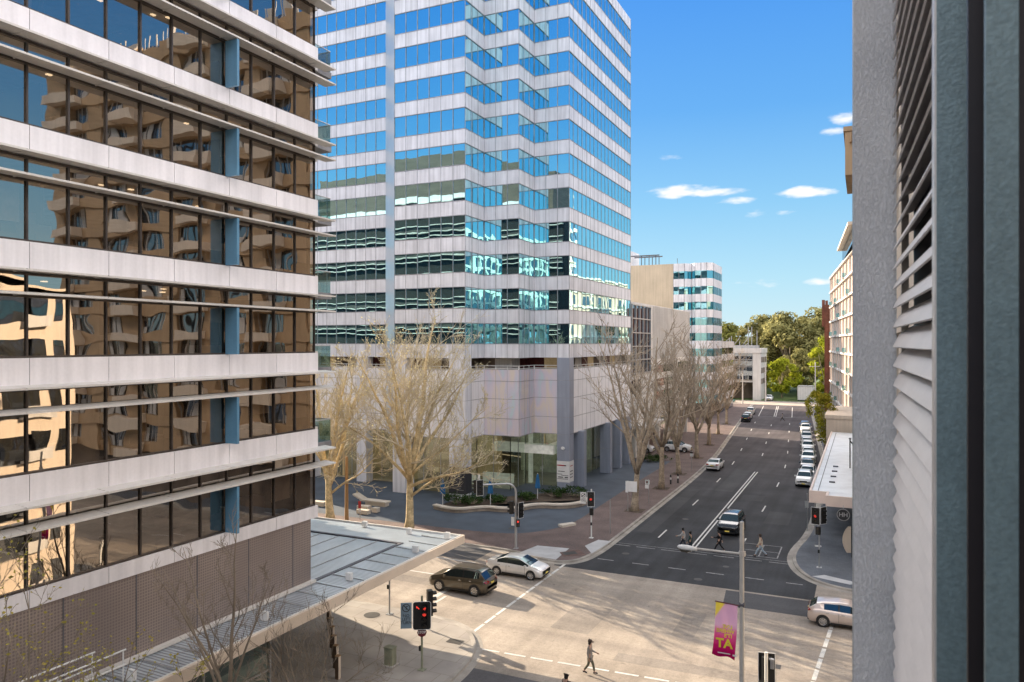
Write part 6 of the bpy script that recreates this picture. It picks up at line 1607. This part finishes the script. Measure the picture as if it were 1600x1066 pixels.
for x, y, lab in ((-39.0, 66.3, 'closed blue umbrella at the left end of the curved bench'), (-34.7, 68.6, 'closed blue umbrella in the middle behind the mast arm signal'), (-31.4, 73.2, 'closed blue umbrella on the right before the green lobby glass')):
    t = thing('umbrella', lab, 'umbrella', (x, y, PZ), 'closed blue umbrellas'); b = MB(); b.tube([(x, y, PZ), (x, y, PZ + 3.0)], .035, 8); b.build('pole', 'white_metal', t)
    b = MB(); n_ = 16
    prof = [(.02, 3.0), (.10, 2.8), (.20, 2.3), (.27, 1.75), (.30, 1.45), (.16, 1.42)]
    for (r0, h0_), (r1, h1) in zip(prof, prof[1:]):
        for j in range(n_):
            a0, a1 = 2 * pi * j / n_, 2 * pi * (j + 1) / n_; k0, k1 = (1.0 if j % 2 else .62), (.62 if j % 2 else 1.0)
            b.poly([(x + cos(a0) * r0 * k0, y + sin(a0) * r0 * k0, PZ + h0_), (x + cos(a1) * r0 * k1, y + sin(a1) * r0 * k1, PZ + h0_), (x + cos(a1) * r1 * k1, y + sin(a1) * r1 * k1, PZ + h1), (x + cos(a0) * r1 * k0, y + sin(a0) * r1 * k0, PZ + h1)])
    b.build('canopy', 'umbrella', t); b = MB(); b.box(x - .25, x + .25, y - .25, y + .25, PZ, PZ + .08); b.build('base', 'iron', t)
lo = thing('lounger', 'white sculptural lounger with raised back under the plane tree', 'bench', (-46, 64.6, PZ))
b = MB(); prof = [(-48.5, .95), (-47.4, .42), (-44.4, .40)]
for (x0, z0), (x1, z1) in zip(prof, prof[1:]): b.beam((x0, 64.4, PZ + z0 + .05), (x1 + .04, 64.4, PZ + z1 + .05), 1.0, .14)
b.build('seat', 'bench', lo); b = MB(); b.box(-47.0, -44.5, 64.05, 64.75, PZ, PZ + .38); b.build('base', 'bench', lo)
for x, y, w, d_, h, lab in ((-45.4, 61.7, 1.3, .7, .55, 'larger white plaza cube behind the red topped post'), (-43.9, 61.6, .6, .6, .5, 'small white plaza cube right of the red topped post'), (-44.6, 60.5, 1.3, .6, .45, 'low white plaza block nearest the canopy'), (-50.9, 61.6, 1.4, .7, .5, 'white plaza block behind the half hidden golden trunk')):
    t = thing('plaza_block', lab, 'seat', (x, y, PZ), 'white blocks in the plaza'); b = MB(); b.box(x - w / 2, x + w / 2, y - d_ / 2, y + d_ / 2, PZ + .06, PZ + h); b.build('block', 'bench', t); b = MB(); b.box(x - w / 2 + .08, x + w / 2 - .08, y - d_ / 2 + .08, y + d_ / 2 - .08, PZ, PZ + .06); b.build('base', 'ink', t)
pl = thing('kerb_block', 'small pale concrete block on the plaza edge behind the red traffic light', 'block', (-24.6, 64.6, PZ)); b = MB(); b.prism([(-25.5, 64.2), (-24.9, 63.8), (-24.1, 65.2), (-24.6, 65.5)], PZ, PZ + .2); b.build('block', 'bench', pl)

# ================================================================== PEOPLE
def skin_mesh(joints, edges, radii, root_i, sub=1):
    me = bpy.data.meshes.new('person'); me.from_pydata([tuple(j) for j in joints], edges, []); o = bpy.data.objects.new('person', me); COL.objects.link(o)
    mod = o.modifiers.new('skin', 'SKIN'); mod.use_smooth_shade = True
    for i, r_ in enumerate(radii):
        v = me.skin_vertices[0].data[i]; v.radius = r_ if isinstance(r_, tuple) else (r_, r_); v.use_root = (i == root_i)
    s = o.modifiers.new('sub', 'SUBSURF'); s.levels = sub; s.render_levels = sub
    dg = bpy.context.evaluated_depsgraph_get(); dg.update()
    m2 = bpy.data.meshes.new_from_object(o.evaluated_get(dg)); bpy.data.objects.remove(o); return m2
def mesh_part(name, me, mat, parent):
    me.materials.clear(); me.materials.append(M[mat]); o = bpy.data.objects.new(name, me); COL.objects.link(o); o.parent = parent; return o
def person(label, loc, rz, top, legs, hair, shoes='ink', stride=.30, arms=(.25, -.25), fold=(0.3, 0.3), coat=False, cap=None, bag=None, phone=False, H=1.70):
    """Walking figure; local +x is forward. Body is one skinned surface, clothes are children."""
    root = thing('person', label, 'person', (0, 0, 0)); k = H / 1.70
    def leg(s, f):      # f: forward swing of the foot
        hip = Vector((0, s * .09, .90)); kn = Vector((f * .45 + .05, s * .095, .50)); an = Vector((f - (.06 if f < 0 else 0), s * .09, .09 + (.07 if f < 0 else 0))); toe = an + Vector((.17, s * .02, -.05 - (.04 if f < 0 else 0)))
        return [hip, kn, an, toe]
    def armj(s, sw, bend):
        sh = Vector((.0, s * .19, 1.40)); elb = sh + Vector((sin(sw) * .28, s * .05, -cos(sw) * .28)); wr_ = elb + Vector((sin(sw + bend) * .25, -s * .02, -cos(sw + bend) * .25)); hn = wr_ + (wr_ - elb).normalized() * .09
        return [sh, elb, wr_, hn]
    J = [Vector((0, 0, .94)), Vector((.0, 0, 1.12)), Vector((.0, 0, 1.34)), Vector((.015, 0, 1.47)), Vector((.03, 0, 1.56)), Vector((.035, 0, 1.66))]
    Rd = [(.15, .12), (.13, .10), (.16, .11), (.055, .055), (.085, .095), (.075, .08)]
    E_ = [(0, 1), (1, 2), (2, 3), (3, 4), (4, 5)]
    def add(chain, rads, at):
        i0 = len(J); J.extend(chain); Rd.extend(rads); E_.append((at, i0))
        for a in range(len(chain) - 1): E_.append((i0 + a, i0 + a + 1))
        return i0
    lg = {}; am = {}
    for s, f in ((1, stride), (-1, -stride)): lg[s] = leg(s, f); add(lg[s], [.085, .06, .042, .035], 0)
    for s, sw, bd in ((1, arms[0], fold[0]), (-1, arms[1], fold[1])):
        am[s] = armj(s, sw, bd); i0 = add(am[s], [.055, .042, .03, .036], 2); hn = am[s][3]; dr = (am[s][3] - am[s][2]).normalized(); side = Vector((dr.z, 0, -dr.x)) if abs(dr.y) < .9 else Vector((1, 0, 0))
        for q in range(4):
            p0 = hn + dr * .035 + side * (.024 - .016 * q); L_ = (.066, .076, .070, .055)[q]
            p1 = p0 + dr * L_ * .55; p2 = p1 + (dr * .8 - Vector((0, s * .6, 0))).normalized() * L_ * .5; add([p0, p1, p2], [.009, .0085, .007], i0 + 3)
        t0 = hn + side * .035 - dr * .01; add([t0, t0 + (dr + side * .6).normalized() * .045], [.010, .008], i0 + 3)
    me = skin_mesh(J, E_, Rd, 0); mesh_part('body', me, 'skin', root)
    # face: nose, eyes, mouth as small children
    b = MB(); b.poly([(.118, -.016, 1.57), (.118, .016, 1.57), (.128, .0, 1.605)]); b.poly([(.118, -.016, 1.57), (.145, 0, 1.575), (.118, .016, 1.57)]); b.poly([(.118, -.016, 1.57), (.128, 0, 1.605), (.145, 0, 1.575)]); b.poly([(.118, .016, 1.57), (.145, 0, 1.575), (.128, 0, 1.605)])
    b.build('nose', 'skin', root)
    b = MB()
    for s in (1, -1): b.disc((.122, s * .034, 1.61), .011, 8, (1, 0, 0))
    b.box(.112, .120, -.025, .025, 1.528, 1.536); b.build('eyes_and_mouth', 'hair', root)
    hj = [Vector((-.005, 0, 1.50 if hair == 'long' else 1.60)), Vector((-.01, 0, 1.63)), Vector((.02, 0, 1.70))]
    me = skin_mesh(hj, [(0, 1), (1, 2)], [(.09, .07), (.105, .10), (.085, .085)] if hair != 'short' else [(.07, .07), (.098, .095), (.08, .082)], 1); mesh_part('hair', me, 'hair', root)
    if cap:
        b = MB(); b.lathe([(.112, 1.655), (.112, 1.69), (.095, 1.74), (.05, 1.765), (0, 1.77)], 14, (.02, 0, 0)); b.box(.09, .22, -.075, .075, 1.655, 1.667); b.build('cap', cap, root)
    tj = [Vector((0, 0, .62 if coat else .88)), Vector((0, 0, .95)), Vector((0, 0, 1.13)), Vector((0, 0, 1.34)), Vector((.01, 0, 1.44))]
    tr = [(.19, .17) if coat else (.165, .14), (.165, .14), (.145, .115), (.175, .125), (.07, .07)]; te_ = [(i, i + 1) for i in range(4)]
    for s in (1, -1):
        i0 = len(tj); tj += [am[s][0], am[s][1], am[s][2]]; tr += [.07, .056, .045]; te_ += [(3, i0), (i0, i0 + 1), (i0 + 1, i0 + 2)]
    mesh_part('jacket', skin_mesh(tj, te_, tr, 1), top, root)
    pj = [Vector((0, 0, .95))]; pr = [(.155, .125)]; pe = []
    for s in (1, -1):
        i0 = len(pj); pj += [lg[s][0] + Vector((0, 0, -.08)), lg[s][1], lg[s][2] + Vector((0, 0, .04))]; pr += [.098, .074, .058]; pe += [(0, i0), (i0, i0 + 1), (i0 + 1, i0 + 2)]
    mesh_part('trousers', skin_mesh(pj, pe, pr, 0), legs, root)
    for s in (1, -1):
        a, t_ = lg[s][2], lg[s][3]; d_ = (t_ - a)
        mesh_part('shoe', skin_mesh([a + Vector((-.06, 0, -.04)), a + Vector((0, 0, -.03)), a + d_ * .6, a + d_ * 1.08], [(0, 1), (1, 2), (2, 3)], [.04, .052, .046, .03], 1), shoes, root)
    root.location = loc; root.rotation_euler = (0, 0, rz); root.scale = (k,) * 3
    if bag:
        t = thing('shoulder_bag', bag, 'bag', loc); b = MB(); b.box(-.16, .14, -.31, -.21, .80, 1.10); b.build('body', 'cloth_black', t); b = MB(); b.tube([(-.12, -.25, 1.1), (-.02, -.17, 1.47), (.10, -.25, 1.1)], .012, 5); b.build('strap', 'cloth_black', t); t.rotation_euler = (0, 0, rz)
    return root
person('person in light grey top and dark trousers walking left, first on the far crossing', (-13.5, 61.9, .012), pi, 'cloth_grey', 'denim_dark', 'short', arms=(.6, -.3), fold=(.7, .2), stride=.27)
person('person in dark green coat close behind the lamp lantern on the far crossing', (-12.75, 61.2, .012), pi, 'cloth_green', 'denim_dark', 'long', coat=True, stride=.24, H=1.64)
person('person dressed all in black striding left before the dark grey suv', (-10.65, 62.2, .012), pi, 'cloth_black', 'cloth_black', 'short', stride=.36, arms=(.7, -.5), fold=(.9, .3), H=1.72)
person('person in cream jacket and pale jeans striding left, last on the crossing', (-7.45, 62.3, .012), pi, 'cloth_cream', 'denim', 'short', stride=.38, arms=(.25, -.35), cap='cap_brown', H=1.74)
person('person in grey brown long coat and brown cap walking right across the sunlit street', (-12.75, 36.5, .012), .05, 'cloth_coat', 'cloth_olive', 'long', stride=.22, arms=(.10, -.15), fold=(1.2, .35), coat=True, cap='cap_brown', bag='small black shoulder bag carried by the person in the long coat')
person('person whose dark haired head just shows at the bottom border', (-12.45, 32.35, .012), 1.2, 'cloth_black', 'denim_dark', 'long', stride=.25, H=1.68)
person('tiny person in dark clothes crossing the far end of the main road', (rx(-10.8, 172), 172, .012), pi, 'cloth_grey', 'cloth_black', 'short', stride=.38)
